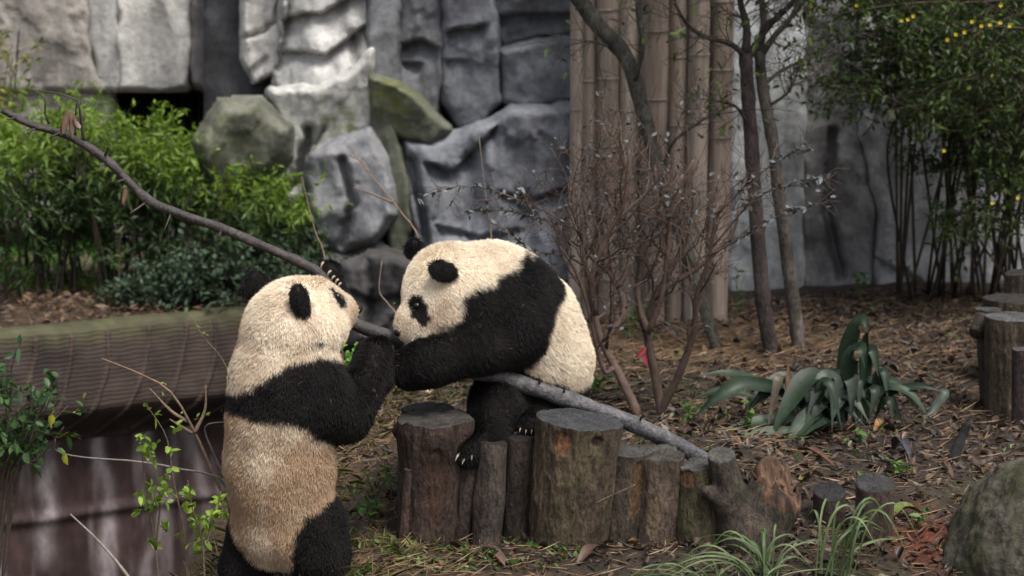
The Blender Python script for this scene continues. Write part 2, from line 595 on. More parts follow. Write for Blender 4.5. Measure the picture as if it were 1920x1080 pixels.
for a0 in np.arange(0.12, arc[-1], 0.165):
    a0 = a0 + RNG.normal(0, 0.012)
    A0 = np.clip(a0 - 0.22 * S0 * S0 + 0.012 * vnoise(np.stack([S0 * 3, S0 * 0 + a0 * 7, S0 * 0], -1), 4), 0, arc[-1])
    o, z = p_apron(A0, S0)
    pos = np.stack([np.interp(A0, arc, wl_[:, k]) for k in range(3)], -1)
    ow = np.stack([np.interp(A0, arc, outw[:, k]) for k in range(3)], -1)
    pos = pos + ow * (o - 0.007)[:, None]; pos[:, 2] += z
    n = 0.5 + 0.5 * fbm(pos * 4, 3, 51)
    mb = MB(); tube(mb, pos, 0.0145 * (1 + 0.12 * vnoise(pos * 9, 3)), 10, mixcol((0.050, 0.033, 0.026), (0.085, 0.056, 0.043), n), True, 0.25, int(a0 * 100))
    mb.build('rib', M_APRON, apron)
def p_coping(A, S):
    th = S * math.pi
    r = 0.062 + 0.008 * fbm(np.stack([A * 6, S * 2, A * 0], -1), 3, 2)
    return -0.035 + r * 1.25 * np.cos(th) + 0.0, -0.055 + r * 0.75 * np.sin(th)
wall_sheet('coping', p_coping, 14, lambda A, S, v: mixcol((0.055, 0.048, 0.026), (0.085, 0.085, 0.034), 0.5 + 0.5 * fbm(np.stack([A * 4, S * 2, A * 0], -1), 3, 15)))
def p_low(A, S):
    o = -0.13 + 0.012 * fbm(np.stack([A * 4, S * 4, A * 0], -1), 3, 34) + 0.02 * np.exp(-((S - 0.33) / 0.02) ** 2)
    return o, -0.48 - 1.2 * S
def c_low(A, S, v):
    n = 0.5 + 0.5 * fbm(np.stack([A * 5, S * 2, A * 0], -1), 3, 61)
    c = mixcol((0.045, 0.026, 0.024), (0.075, 0.045, 0.042), n)
    ph = A / 0.235 + 0.45 * fbm(np.stack([A * 2.2, S * 3, A * 0], -1), 3, 71)
    st = np.exp(-((((ph % 1) - 0.5) / (0.11 + 0.08 * S)) ** 2)) * np.clip(0.25 + 1.2 * fbm(np.stack([A * 3.5, S * 3.2, A * 0 + 5], -1), 3, 72) + 0.35, 0, 1)
    st = st + 0.5 * np.clip(fbm(np.stack([A * 14, S * 2.0, A * 0 + 2], -1), 4, 73) * 2.2 - 0.35, 0, 1)
    return mixcol(c, (0.42, 0.36, 0.37), np.clip(st, 0, 1) * 0.85)
wall_sheet('lower_face', p_low, 90, c_low, M_LOWER)

# ---- the rock wall
def mat_rock():
    m, N, Lk, B = new_mat('sprayed_rock')
    v = _pos(N, Lk)
    n1 = _noise(N, Lk, v, 7, 8, 0.65)
    n2 = _noise(N, Lk, v, 40, 6, 0.7)
    n3 = _noise(N, Lk, _pos(N, Lk, (1, 1, 0.25)), 5, 5, 0.6)
    c = _mix(N, Lk, _tint(N), _ramp(N, Lk, n1, [(0.32, (0.72, 0.72, 0.74)), (0.5, (0.98,) * 3), (0.68, (1.2, 1.19, 1.16))]))
    c = _mix(N, Lk, c, _ramp(N, Lk, n2, [(0.35, (0.78,) * 3), (0.65, (1.12,) * 3)]))
    c = _mix(N, Lk, c, _ramp(N, Lk, n3, [(0.36, (0.68, 0.67, 0.67)), (0.56, (1.05,) * 3)]))
    Lk.new(c, B.inputs['Base Color'])
    B.inputs['Roughness'].default_value = 0.85
    B.inputs['Specular IOR Level'].default_value = 0.25
    Lk.new(_bump(N, Lk, n2, 0.005, 0.7, _bump(N, Lk, n1, 0.02, 0.6)), B.inputs['Normal'])
    return m
M_ROCK = mat_rock()
rock = thing('rock_wall', 'tall grey artificial rock face of pale and dark slabs with a square opening behind the planting', 'rock wall', P(700, 560, 9.3))
GREY, PALE, DARK = (0.145, 0.15, 0.165), (0.68, 0.655, 0.62), (0.085, 0.083, 0.09)  # tones mix stone colour with painted light: left outcrop pale, right grey

def slab(name, poly, d, bulge=0.12, tone=GREY, slope=(0, 0), amp=0.05, bevel=16, step=4, cracks=(), moss=0.0, mossc=(560, 300, 80), seed=0, tone2=None, freq=1.0, grow_px=9):
    """one rock slab: an outline given its own thickness, relief and tilt"""
    poly = np.array(poly, float)
    x0, y0 = poly.min(0) - 10; x1, y1 = poly.max(0) + 10
    xs = np.arange(x0, x1, step); ys = np.arange(y0, y1, step)
    X, Y = np.meshgrid(xs, ys, indexing='ij')
    wob = 7 * fbm(np.stack([X / 38, Y / 38, X * 0 + seed], -1), 3, seed)
    sdv = poly_sd(X + wob, Y + 6 * fbm(np.stack([X / 31, Y / 31, X * 0 + seed + 9], -1), 3, seed + 3), poly) - grow_px
    cx, cy = poly.mean(0)
    q = np.stack([X / 90 * freq, Y / 90 * freq, X * 0 + seed * 3.3], -1)
    h = bulge * (0.5 + 0.5 * (1 - (1 - np.clip(-sdv / (0.7 * bevel), 0, 1)) ** 2))
    h = h + slope[0] * (X - cx) / 100 + slope[1] * (Y - cy) / 100
    h = h + amp * (0.22 * ridged(q * np.array([1, 0.6, 1]), 5, seed) + 1.1 * fbm(q * np.array([0.8, 0.4, 1]), 4, seed + 40, 0.42) + 0.25 * np.abs(fbm(q * np.array([1.5, 0.7, 1]), 3, seed + 47))) * np.clip(-sdv / 10, 0, 1)
    h = h + 0.10 * amp * ridged(q * np.array([2.6, 1.5, 1]), 4, seed + 70) * np.clip(-sdv / 10, 0, 1)
    terr = np.floor((h + 0.2 * amp) / (amp * 0.9)) * amp * 0.9
    h = h * 0.88 + terr * 0.12
    for (pts, wd, dp) in cracks:
        w2 = 5 * fbm(np.stack([X / 20, Y / 20, X * 0], -1), 3, seed + 5)
        pa = np.array(pts, float)
        if np.ptp(pa[:, 0]) > np.ptp(pa[:, 1]):       # a ledge: the rock steps back under it
            pa = pa[np.argsort(pa[:, 0])]
            sy = Y + w2 - np.interp(X, pa[:, 0], pa[:, 1])
            inx = sstep(pa[0, 0] - 10, pa[0, 0] + 8, X) * sstep(pa[-1, 0] + 10, pa[-1, 0] - 8, X)
            h = h - 0.9 * dp * inx * np.where(sy > 0, sstep(0, 5, sy) * np.exp(-np.maximum(sy - 5, 0) / 26), 0)
        else:
            dl = line_d(X + w2, Y + w2, pts)
            h = h - dp * np.exp(-(dl / wd) ** 2)
    h = h - (0.15 + bulge) * sstep(-1, 8, sdv)
    v = P(X, Y, d - h)
    keep = sdv < 8
    I = np.arange(X.size).reshape(X.shape)
    km = keep[:-1, :-1] & keep[1:, :-1] & keep[1:, 1:] & keep[:-1, 1:]
    f4 = np.stack([I[:-1, :-1], I[:-1, 1:], I[1:, 1:], I[1:, :-1]], -1)[km]
    used = np.zeros(X.size, bool); used[f4.ravel()] = True
    mp = np.cumsum(used) - 1
    n = 0.5 + 0.5 * fbm(q * 1.7 + 3, 4, seed + 9)
    tone2 = tone2 or tuple(0.7 * c for c in tone)
    c = mixcol(tone2, tone, np.clip(n * 1.4 - 0.1, 0, 1))
    if moss:
        mm = np.exp(-(((X - mossc[0]) / mossc[2]) ** 2 + ((Y - mossc[1]) / mossc[2]) ** 2)) * moss
        mm = np.clip(mm * (0.6 + 1.1 * fbm(q * 4, 3, 91)), 0, 1)
        c = mixcol(c, (0.135, 0.145, 0.04), mm)
    return MB().add(v.reshape(-1, 3)[used], None, mp[f4], c.reshape(-1, 3)[used]).build(name, M_ROCK, rock)

slab('rock_backing', [(-700, -420), (212, -420), (212, 900), (-700, 900)], 10.35, 0.02, (0.30, 0.28, 0.265), amp=0.06, step=12, seed=1)
slab('rock_backing', [(200, -420), (400, -420), (400, 165), (200, 165)], 10.33, 0.02, (0.30, 0.28, 0.265), amp=0.04, step=10, seed=2)
slab('rock_backing', [(200, 330), (400, 330), (400, 900), (200, 900)], 10.30, 0.02, (0.30, 0.28, 0.265), amp=0.04, step=10, seed=2)
slab('rock_backing', [(392, -420), (1130, -420), (1130, 800), (392, 800)], 9.75, 0.02, DARK, amp=0.10, step=7, seed=3)
slab('rock_backing', [(1090, -420), (2500, -420), (2500, 800), (1090, 800)], 9.05, 0.02, (0.16, 0.16, 0.165), amp=0.05, step=9, seed=4)
# recess of the square opening
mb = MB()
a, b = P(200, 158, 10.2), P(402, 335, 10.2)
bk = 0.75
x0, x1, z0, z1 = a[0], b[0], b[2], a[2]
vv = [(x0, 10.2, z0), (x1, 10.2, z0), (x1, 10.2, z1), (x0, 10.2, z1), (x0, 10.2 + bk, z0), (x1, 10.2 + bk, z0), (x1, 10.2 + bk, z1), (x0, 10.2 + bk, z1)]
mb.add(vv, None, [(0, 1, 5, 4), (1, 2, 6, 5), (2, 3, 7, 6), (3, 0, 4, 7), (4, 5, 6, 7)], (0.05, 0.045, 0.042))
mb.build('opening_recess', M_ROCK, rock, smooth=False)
for k in range(13):
    mb = MB()
    xx = x0 + (k + 0.5) * (x1 - x0) / 13
    tube(mb, [(xx, 10.42, z0), (xx, 10.42, z1)], 0.006, 6, (0.03, 0.03, 0.032))
    mb.build('grille_bar', M_BARKF, rock)

S_ = [
 ('l1', [(-300, -380), (150, -380), (162, 60), (178, 140), (205, 168), (-300, 172)], 10.1, 0.16, (0.396, 0.363, 0.330), (0, -0.02), 0.05, 20, ()),
 ('l2', [(160, -380), (214, -380), (222, 90), (216, 168), (192, 158), (172, 80)], 10.1, 0.12, PALE, (0.1, 0), 0.02, 12, ()),
 ('l3', [(221, -380), (356, -380), (353, 120), (348, 158), (300, 166), (226, 162)], 10.1, 0.17, PALE, (0, 0), 0.03, 14, ()),
 ('l4', [(362, -380), (452, -380), (462, 100), (450, 160), (398, 172), (366, 150)], 10.05, 0.12, (0.252, 0.233, 0.227), (-0.05, 0), 0.04, 14, ()),
 ('l5', [(-300, 176), (205, 172), (213, 220), (212, 420), (-300, 420)], 10.15, 0.08, (0.572, 0.528, 0.495), (0, 0), 0.03, 14, ()),
 ('l6', [(398, 176), (440, 150), (478, 148), (496, 198), (450, 186), (404, 232)], 9.95, 0.12, (0.682, 0.660, 0.638), (0, 0), 0.02, 10, ()),
 ('o1', [(452, -380), (532, -380), (532, 60), (522, 128), (480, 152), (462, 110)], 9.7, 0.16, PALE, (0, 0), 0.07, 14, (([(455, 75), (490, 60), (515, 40), (525, 0)], 4, 0.06), ([(465, 130), (500, 100)], 3, 0.05))),
 ('o2', [(530, -380), (692, -380), (690, 140), (662, 182), (604, 214), (545, 206), (518, 150), (530, 60)], 9.62, 0.26, (0.572, 0.561, 0.539), (0.05, 0), 0.10, 20,
    (([(530, 34), (560, 22), (610, 20), (692, -30)], 6, 0.13), ([(524, 96), (570, 92), (612, 98), (640, 78), (690, 40)], 6, 0.12), ([(520, 130), (532, 80), (548, -40)], 5, 0.08), ([(660, 70), (668, 120), (655, 180)], 9, 0.07))),
 ('o3', [(510, 172), (556, 168), (606, 160), (660, 140), (696, 96), (694, 240), (650, 258), (606, 318), (580, 372), (548, 396), (516, 366), (506, 336), (544, 262)], 9.52, 0.24, (0.66, 0.65, 0.62), (0, -0.06), 0.07, 20,
    (([(580, 245), (566, 300), (556, 340), (522, 368)], 8, 0.16), ([(605, 240), (590, 270)], 5, 0.08)), 0.8, (640, 235, 60)),
 ('boulder', [(368, 268), (418, 196), (478, 188), (545, 240), (538, 290), (500, 350), (400, 380)], 9.3, 0.30, (0.208, 0.213, 0.177), (-0.05, -0.06), 0.08, 50, (), 0.45, (430, 250, 90)),
 ('g1', [(588, 290), (640, 262), (692, 244), (722, 300), (742, 400), (704, 452), (640, 474), (586, 444), (572, 400)], 9.4, 0.30, (0.325, 0.329, 0.345), (0.06, 0.0), 0.09, 30, (([(640, 300), (660, 380), (640, 460)], 8, 0.10),)),
 ('g2', [(690, 192), (722, 200), (748, 280), (766, 360), (766, 486), (738, 476), (724, 400), (700, 320)], 9.42, 0.20, (0.155, 0.165, 0.125), (0.04, 0), 0.04, 16, ()),
 ('g3', [(694, -380), (742, -380), (746, 150), (736, 192), (692, 150)], 9.5, 0.16, (0.212, 0.215, 0.227), (-0.05, 0), 0.05, 14, ()),
 ('g4', [(746, -380), (826, -380), (830, 60), (828, 150), (818, 212), (780, 200), (750, 150)], 9.6, 0.22, (0.282, 0.286, 0.309), (0.04, -0.04), 0.09, 22, (([(752, 78), (790, 70), (820, 85)], 7, 0.16), ([(756, 110), (790, 118)], 5, 0.10))),
 ('g5', [(830, -380), (906, -380), (932, 60), (938, 190), (900, 232), (862, 242), (832, 190)], 9.6, 0.28, (0.261, 0.271, 0.301), (0.02, -0.05), 0.07, 20, (([(840, 55), (880, 48), (910, 40)], 5, 0.12), ([(838, 110), (880, 108)], 4, 0.05))),
 ('g6', [(912, -380), (1110, -380), (1110, 62), (1000, 72), (942, 92), (922, 40)], 9.55, 0.26, (0.212, 0.221, 0.242), (0, -0.10), 0.08, 24, (([(930, 30), (1000, 20), (1080, 25)], 6, 0.10),)),
 ('g7', [(940, 98), (1000, 82), (1110, 68), (1110, 186), (1040, 196), (980, 200), (944, 188)], 9.55, 0.20, (0.240, 0.250, 0.278), (0, -0.04), 0.06, 24, ()),
 ('moss', [(694, 146), (744, 158), (778, 182), (806, 214), (840, 246), (800, 268), (760, 262), (722, 250), (700, 204)], 9.45, 0.24, (0.189, 0.199, 0.158), (0, -0.10), 0.06, 22, (), 0.9, (735, 195, 62)),
 ('g8', [(762, 268), (810, 272), (864, 250), (930, 226), (960, 205), (1040, 200), (1110, 190), (1110, 640), (800, 640), (772, 450)], 9.45, 0.22, (0.246, 0.258, 0.286), (0.0, -0.01), 0.09, 34,
    (([(770, 300), (785, 380), (800, 470)], 7, 0.1), ([(940, 355), (1000, 372), (1070, 345)], 6, 0.08), ([(800, 300), (850, 320), (930, 236)], 6, 0.10), ([(820, 420), (900, 440), (980, 425)], 6, 0.06), ([(880, 300), (890, 380), (870, 470)], 14, 0.05), ([(980, 380), (1000, 480), (990, 560)], 18, 0.06))),
 ('g9', [(604, 478), (640, 480), (704, 458), (760, 490), (800, 640), (600, 640)], 9.3, 0.16, (0.133, 0.126, 0.126), (0, 0), 0.10, 30, (([(650, 500), (700, 520), (720, 580)], 9, 0.12),)),
 ('g10', [(548, 400), (582, 380), (580, 440), (600, 480), (596, 600), (520, 600)], 9.4, 0.12, (0.151, 0.151, 0.145), (0, 0), 0.08, 24, (), 0.7, (545, 395, 45)),
 ('g11', [(618, 640), (628, 560), (652, 500), (716, 476), (786, 498), (812, 560), (820, 660)], 8.72, 0.22, (0.115, 0.108, 0.105), (0, -0.02), 0.12, 36, (([(660, 540), (700, 560), (760, 548)], 9, 0.08), ([(690, 490), (700, 560), (690, 620)], 8, 0.08))),
 ('r1', [(1372, -380), (1500, -380), (1506, 300), (1500, 600), (1372, 600)], 8.95, 0.14, (0.544, 0.562, 0.572), (0, 0), 0.04, 20, ()),
 ('r2', [(1504, -380), (1600, -380), (1610, 250), (1640, 400), (1630, 600), (1504, 600)], 8.95, 0.10, (0.274, 0.272, 0.274), (0.03, 0), 0.07, 24, (([(1560, 250), (1550, 400), (1580, 520)], 9, 0.10),)),
 ('r3', [(1606, -380), (2100, -380), (2100, 600), (1640, 600), (1645, 400), (1615, 250)], 8.95, 0.14, (0.522, 0.518, 0.528), (0, 0), 0.05, 30, (([(1640, 480), (1700, 510), (1760, 540)], 7, 0.06),)),
]
for k, s in enumerate(S_):
    slab('rock_slab', s[1], s[2], s[3], s[4], s[5], s[6], s[7], 4, s[8], *(s[9:11] if len(s) > 9 else ()), seed=10 + k * 3, freq=1.3)

# ---- screen of thick bamboo poles
scr = thing('bamboo_screen', 'row of thick upright dry bamboo poles fixed against the grey rock wall', 'screen', P(1215, 605, 8.0))
edges = [(1067, 1088, 7.93), (1087, 1121, 8.0), (1122, 1161, 7.97), (1162, 1202, 8.0), (1203, 1250, 7.96), (1251, 1286, 8.0), (1286, 1324, 7.98), (1325, 1367, 8.0)]
for k, (xa, xb, d) in enumerate(edges):
    mb = MB()
    c0 = P((xa + xb) / 2, 300, d)
    r = (xb - xa) / 2 * mpp(d) * 1.03
    zz = np.linspace(ground_h(c0[0], d) - 0.1, 2.3, 150)
    node0 = RNG.uniform(0, 0.26)
    ph = ((zz - node0) / 0.27) % 1
    nd = np.exp(-((np.minimum(ph, 1 - ph)) / 0.022) ** 2)
    groove = np.exp(-((np.minimum(np.abs(ph - 0.06), 1) / 0.03) ** 2))
    rr = r * (1 + 0.07 * nd - 0.03 * groove)
    lean = RNG.normal(0, 0.004)
    pts = np.stack([c0[0] + lean * zz + 0.004 * np.sin(zz * 2 + k), np.full_like(zz, d), zz], -1)
    hue = RNG.uniform(0, 1)
    base = mixcol((0.34, 0.265, 0.215), (0.52, 0.43, 0.36), hue)
    colr = base[None] * (1 - 0.35 * nd - 0.1 * groove)[:, None] * (0.9 + 0.12 * vnoise(np.stack([zz * 2, zz * 0 + k, zz * 0], -1), 3))[:, None]
    tube(mb, pts, rr, 26, colr)
    pole = mb.build('bamboo_pole', M_CULM, scr)
    for zn in np.arange(node0, 2.25, 0.27):
        if zn < zz[0] + 0.05: continue
        c = np.array([np.interp(zn, zz, pts[:, 0]), d, zn])
        mb = MB(); tube(mb, [c + [0, 0, -0.006], c + [0, 0, -0.002], c + [0, 0, 0.002], c + [0, 0, 0.006]], np.array([1.02, 1.085, 1.085, 1.02]) * r, 26, base * 0.72, False)
        mb.build('node_ring', M_CULM, pole)

# ================================================================== LOGS OF THE PALISADE
def stump(name, label, top, base, d, tilt=(0.0, 0.0), tone=(0.085, 0.06, 0.045), tone2=(0.05, 0.035, 0.028), cut=(0.12, 0.105, 0.095), ridge=0.06, lobes=0.06, mid=None, moss=0.0, seed=0, cat='log', group='logs of the palisade', patches=(), rough_rim=0.0, stubs=()):
    """an upright sawn log: top=(px,py,width), base=(px,py,width); tilt = slope of the sawn face"""
    s = mpp(d)
    T, B = P(top[0], top[1], d), P(base[0], base[1], d)
    B = B + (B - T) * (0.07 / max(T[2] - B[2], 0.05))
    rt, rb = top[2] * s / 2, base[2] * s / 2
    root = thing(name, label, cat, (B[0], B[1], B[2] + 0.05), group)
    ns, nh = 150, 96
    th = np.arange(ns) * 2 * math.pi / ns
    u = np.linspace(0, 1, nh)
    TH, U = np.meshgrid(th, u)
    rad = rb + (rt - rb) * U
    if mid: rad = rad * (1 + mid[1] * np.exp(-((U - mid[0]) / 0.16) ** 2))
    H = T[2] - B[2]
    q = np.stack([np.cos(TH), np.sin(TH), U * H * 2.2 + seed * 7.7], -1)
    rad = rad * (1 + 1.25 * lobes * fbm(q * np.array([1.1, 1.1, 1.6]), 4, seed))
    bark = ridged(np.stack([np.cos(TH) * rt * 75, np.sin(TH) * rt * 75, U * H * 16 + seed], -1), 4, seed + 3)
    rad = rad * (1 + ridge * bark)
    cx = B[0] + (T[0] - B[0]) * U
    cy = B[1] + (T[1] - B[1]) * U
    X = cx + rad * np.cos(TH); Y = cy + rad * np.sin(TH)
    Z = B[2] + H * U
    rim = tilt[0] * (X - T[0]) + tilt[1] * (Y - T[1]) + (rough_rim + 0.0035) * fbm(np.stack([np.cos(TH) * 3, np.sin(TH) * 3, TH * 0 + seed], -1), 4, seed + 8)
    Z = Z + rim * sstep(0.75, 1.0, U)
    t = np.clip(0.5 + 0.75 * fbm(q * 1.6, 4, seed + 20) + 0.40 * bark, 0, 1)
    col = mixcol(tone2, tone, t)
    if moss:
        mm = np.clip(moss * (fbm(q * 2.3 + 2, 4, seed + 31) * 1.6 + 0.25), 0, 1)
        col = mixcol(col, (0.085, 0.085, 0.032), mm)
    for (pu, pth, ru, rth, pc) in patches:        # places where the bark is off and the wood shows
        dd = ((U - pu) / ru) ** 2 + ((np.angle(np.exp(1j * (TH - pth)))) / rth) ** 2
        w = sstep(1.15, 0.85, dd + 0.9 * fbm(q * np.array([5, 5, 9]), 4, seed + 55))
        col = mixcol(col, np.array(pc) * 1.0, w)
        k = 1 - 0.05 * w
        X = cx + (X - cx) * k; Y = cy + (Y - cy) * k
    v = np.stack([X, Y, Z], -1)
    I = np.arange(ns * nh).reshape(nh, ns)
    J = np.roll(I, -1, 1)
    f4 = np.stack([I[:-1], J[:-1], J[1:], I[1:]], -1).reshape(-1, 4)
    MB().add(v, None, f4, col.reshape(-1, 3)).build('bark', M_BARK, root)
    # sawn face with its rings
    nr = 26
    R = np.linspace(1, 0, nr)[:, None]
    c = np.array([T[0], T[1], B[2] + H])
    rimv = v[-1]
    cen = np.array([T[0], T[1], T[2]])
    vv = cen + (rimv[None] - cen) * R[..., None]
    vv[..., 2] += 0.002 + 0.0025 * fbm(vv * 45, 3, seed) * (R < 0.99) - 0.003 * (R > 0.99)
    cut = tuple(0.62 * c_ for c_ in cut)
    ringn = 0.5 + 0.5 * np.sin(R * rt * 900 + 3 * fbm(vv * 14, 2, seed + 2))
    cc = mixcol(np.array(cut) * 0.5, np.array(cut) * 1.2, 0.6 * ringn + 0.4 * (0.5 + 0.5 * fbm(vv * 30, 3, seed + 6)))
    cr = np.zeros_like(ringn)
    rg = np.random.default_rng(seed + 900)
    for q_ in range(7):
        a_ = rg.uniform(0, 2 * math.pi); r0_ = rg.uniform(0.0, 0.5)
        cr = np.maximum(cr, np.exp(-((np.angle(np.exp(1j * (th[None] - a_ - 0.15 * np.sin(R * 9 + q_)))) * (R + 0.05)) / 0.022) ** 2) * sstep(r0_, r0_ + 0.2, R) * rg.uniform(0.5, 1))
    cc = cc * (1 - 0.75 * cr)[..., None]
    vv[..., 2] -= 0.004 * cr
    I = np.arange(nr * ns).reshape(nr, ns); J = np.roll(I, -1, 1)
    f4 = np.stack([I[:-1], J[:-1], J[1:], I[1:]], -1).reshape(-1, 4)
    MB().add(vv, None, f4, cc.reshape(-1, 3)).build('sawn_top', M_CUT, root)
    for (pa, pb, ra, rb2) in stubs:
        a, b = P(*pa), P(*pb)
        mb = MB()
        tube(mb, spline([a, a * 0.45 + b * 0.55 + np.array([0, 0, -0.004]), b], 9), np.linspace(ra, rb2, 9), 16, np.array(tone) * 0.8, True, 0.14, seed)
        mb.build('branch_stub', M_BARK, root)
    return root

BR, BR2 = (0.115, 0.080, 0.058), (0.050, 0.036, 0.029)
stump('palisade_log', 'wide dark log with peeled bark and flared top beside the standing cub', (815, 784, 128), (806, 1005, 108), 4.86, (0.0, 0.03), (0.095, 0.062, 0.048), (0.035, 0.024, 0.02), ridge=0.045, lobes=0.16, mid=(0.90, 0.09), seed=1, patches=((0.6, -1.4, 0.28, 0.45, (0.075, 0.040, 0.028)),),
      rough_rim=0.006, stubs=(((752, 800, 4.87), (741, 815, 4.86), 0.020, 0.013),))
stump('palisade_log', 'short grey log with flat top half hidden behind the flared log', (803, 766, 98), (803, 900, 98), 5.03, (0, 0), BR, BR2, (0.16, 0.15, 0.125), seed=2)
stump('palisade_post', 'thin reddish stake leaning against the flared log', (765, 880, 15), (757, 1004, 20), 4.80, (0, 0), (0.10, 0.062, 0.048), BR2, ridge=0.03, seed=3, cat='post')
stump('palisade_post', 'slim dark stake under the hind foot of the perched cub', (884, 868, 40), (868, 992, 32), 4.85, (0, 0), (0.085, 0.062, 0.052), BR2, ridge=0.03, seed=4, cat='post')
stump('palisade_post', 'smooth grey brown post with a bend, beside the dark stake', (925, 830, 52), (914, 988, 58), 4.83, (-0.05, -0.05), (0.125, 0.098, 0.082), (0.065, 0.05, 0.042), (0.05, 0.042, 0.038), ridge=0.025, lobes=0.09, mid=(0.5, 0.10), seed=5, cat='post')
stump('palisade_post', 'straight cracked brown post between the bent post and the thickest log', (979, 820, 54), (970, 996, 54), 4.88, (0, 0), (0.10, 0.075, 0.06), (0.04, 0.03, 0.025), (0.04, 0.034, 0.03), ridge=0.04, seed=6, cat='post')
stump('palisade_log', 'thickest log with furrowed mossy bark and a torn orange patch under its rim', (1086, 787, 158), (1064, 1034, 138), 4.82, (-0.11, 0.0), (0.165, 0.118, 0.075), (0.06, 0.044, 0.034), (0.105, 0.105, 0.11), ridge=0.055, lobes=0.05, moss=0.35, seed=7,
      patches=((0.90, -2.02, 0.075, 0.24, (0.22, 0.105, 0.055)), (0.93, -1.15, 0.03, 0.16, (0.05, 0.025, 0.02))))
stump('palisade_log', 'grey log with smooth speckled bark and an orange knot next to the thickest log', (1177, 845, 92), (1162, 1028, 74), 4.86, (-0.02, 0.0), (0.14, 0.105, 0.08), (0.065, 0.05, 0.04), (0.12, 0.115, 0.105), ridge=0.02, lobes=0.08, moss=0.25, seed=8,
      patches=((0.86, -2.3, 0.08, 0.25, (0.20, 0.085, 0.05)), (0.72, -1.1, 0.22, 0.30, (0.15, 0.085, 0.045))))
stump('palisade_log', 'narrow log with pale sawn top wedged behind the knotted log', (1240, 842, 60), (1236, 950, 56), 4.98, (0, 0), BR, BR2, (0.17, 0.16, 0.135), seed=9)
stump('palisade_log', 'lumpy brown log with flaking bark beside the knotted log', (1243, 856, 86), (1230, 1030, 84), 4.85, (0.05, 0.0), (0.155, 0.11, 0.08), (0.06, 0.042, 0.034), (0.13, 0.115, 0.095), ridge=0.045, lobes=0.14, seed=10, rough_rim=0.010,
      patches=((0.55, -1.9, 0.18, 0.3, (0.22, 0.155, 0.10)),))
stump('palisade_log', 'low olive log with chipped orange rim beside the forked log', (1304, 872, 76), (1310, 1045, 108), 4.84, (0.0, 0.04), (0.12, 0.095, 0.055), (0.055, 0.045, 0.03), (0.13, 0.125, 0.115), ridge=0.02, lobes=0.07, moss=0.5, seed=11, rough_rim=0.006,
      patches=((0.93, -2.1, 0.07, 0.35, (0.24, 0.115, 0.06)),))
stump('palisade_post', 'shorter of two round posts with dark tops between fork and boulder', (1555, 922, 60), (1556, 1015, 60), 4.94, (0, 0.30), (0.08, 0.06, 0.05), BR2, (0.052, 0.05, 0.05), ridge=0.02, seed=12, cat='post')
stump('palisade_post', 'taller of two round posts with ringed grey top between fork and boulder', (1641, 906, 74), (1637, 1048, 70), 4.82, (0.04, 0.26), (0.115, 0.078, 0.062), (0.055, 0.038, 0.032), (0.085, 0.082, 0.08), ridge=0.02, seed=13, cat='post')
# group at the right, further back
stump('palisade_log', 'mossy upright log with grey top standing on the leaf litter by the shrub', (1896, 594, 94), (1893, 772, 88), 6.2, (0, 0), (0.14, 0.10, 0.07), BR2, (0.20, 0.20, 0.195), ridge=0.045, moss=0.35, seed=14, group='logs under the flowering shrub')
stump('palisade_post', 'slim post with a drooping branch stub beside the mossy log', (1852, 580, 46), (1858, 752, 40), 6.32, (0, 0), (0.095, 0.07, 0.055), BR2, (0.13, 0.13, 0.13), ridge=0.03, seed=15, cat='post', group='logs under the flowering shrub', stubs=(((1846, 596, 6.3), (1828, 626, 6.26), 0.030, 0.022),))
stump('palisade_log', 'broad dark log behind the post with the drooping stub', (1900, 560, 110), (1900, 740, 110), 6.62, (0, 0), (0.10, 0.075, 0.05), BR2, (0.08, 0.07, 0.06), ridge=0.045, moss=0.4, seed=16, group='logs under the flowering shrub')
stump('palisade_log', 'tallest dark log at the back under the flowering shrub', (1918, 510, 66), (1912, 720, 70), 6.95, (0.15, 0), (0.095, 0.07, 0.055), BR2, (0.08, 0.07, 0.06), ridge=0.045, seed=17, group='logs under the flowering shrub')
stump('palisade_post', 'short purplish post leaning in front of the mossy log', (1916, 655, 36), (1916, 800, 40), 6.02, (0, 0), (0.095, 0.065, 0.06), BR2, (0.2, 0.18, 0.165), ridge=0.03, seed=18, cat='post', group='logs under the flowering shrub')

# ---- forked log, grown as one surface
d = 4.80
s = mpp(d)
fk = thing('forked_log', 'grey forked log with one sawn limb and one torn splintered limb', 'log', P(1405, 1062, d), 'logs of the palisade')
prims = [(P(1408, 1090, d), 58 * s, P(1398, 1000, d), 52 * s), (P(1396, 1000, d), 50 * s, P(1368, 930, d - 0.01), 32 * s), (P(1368, 930, d - 0.01), 31 * s, P(1352, 852, d - 0.01), 27 * s),
         (P(1415, 1010, d), 56 * s, P(1450, 940, d + 0.02), 52 * s), (P(1450, 940, d + 0.02), 50 * s, P(1452, 890, d + 0.03), 40 * s),
         (P(1385, 965, d - 0.02), 22 * s, P(1326, 922, d - 0.03), 13 * s)]
lo = np.min([np.minimum(a - ra, b - rb) for a, ra, b, rb in prims], 0) - 0.03
hi = np.max([np.maximum(a + ra, b + rb) for a, ra, b, rb in prims], 0) + 0.03
h = 0.0045
g = [np.arange(lo[k], hi[k], h) for k in range(3)]
PT = np.stack(np.meshgrid(*g, indexing='ij'), -1)
F = None
for a, ra, b, rb in prims:
    dd = sd_cone(PT, a, ra, b, rb)
    F = dd if F is None else smin(F, dd, 0.02)
F = F + 0.004 * fbm(PT * np.array([22, 22, 9]), 3, 5) + 0.0018 * ridged(PT * np.array([70, 70, 20]), 2, 6)
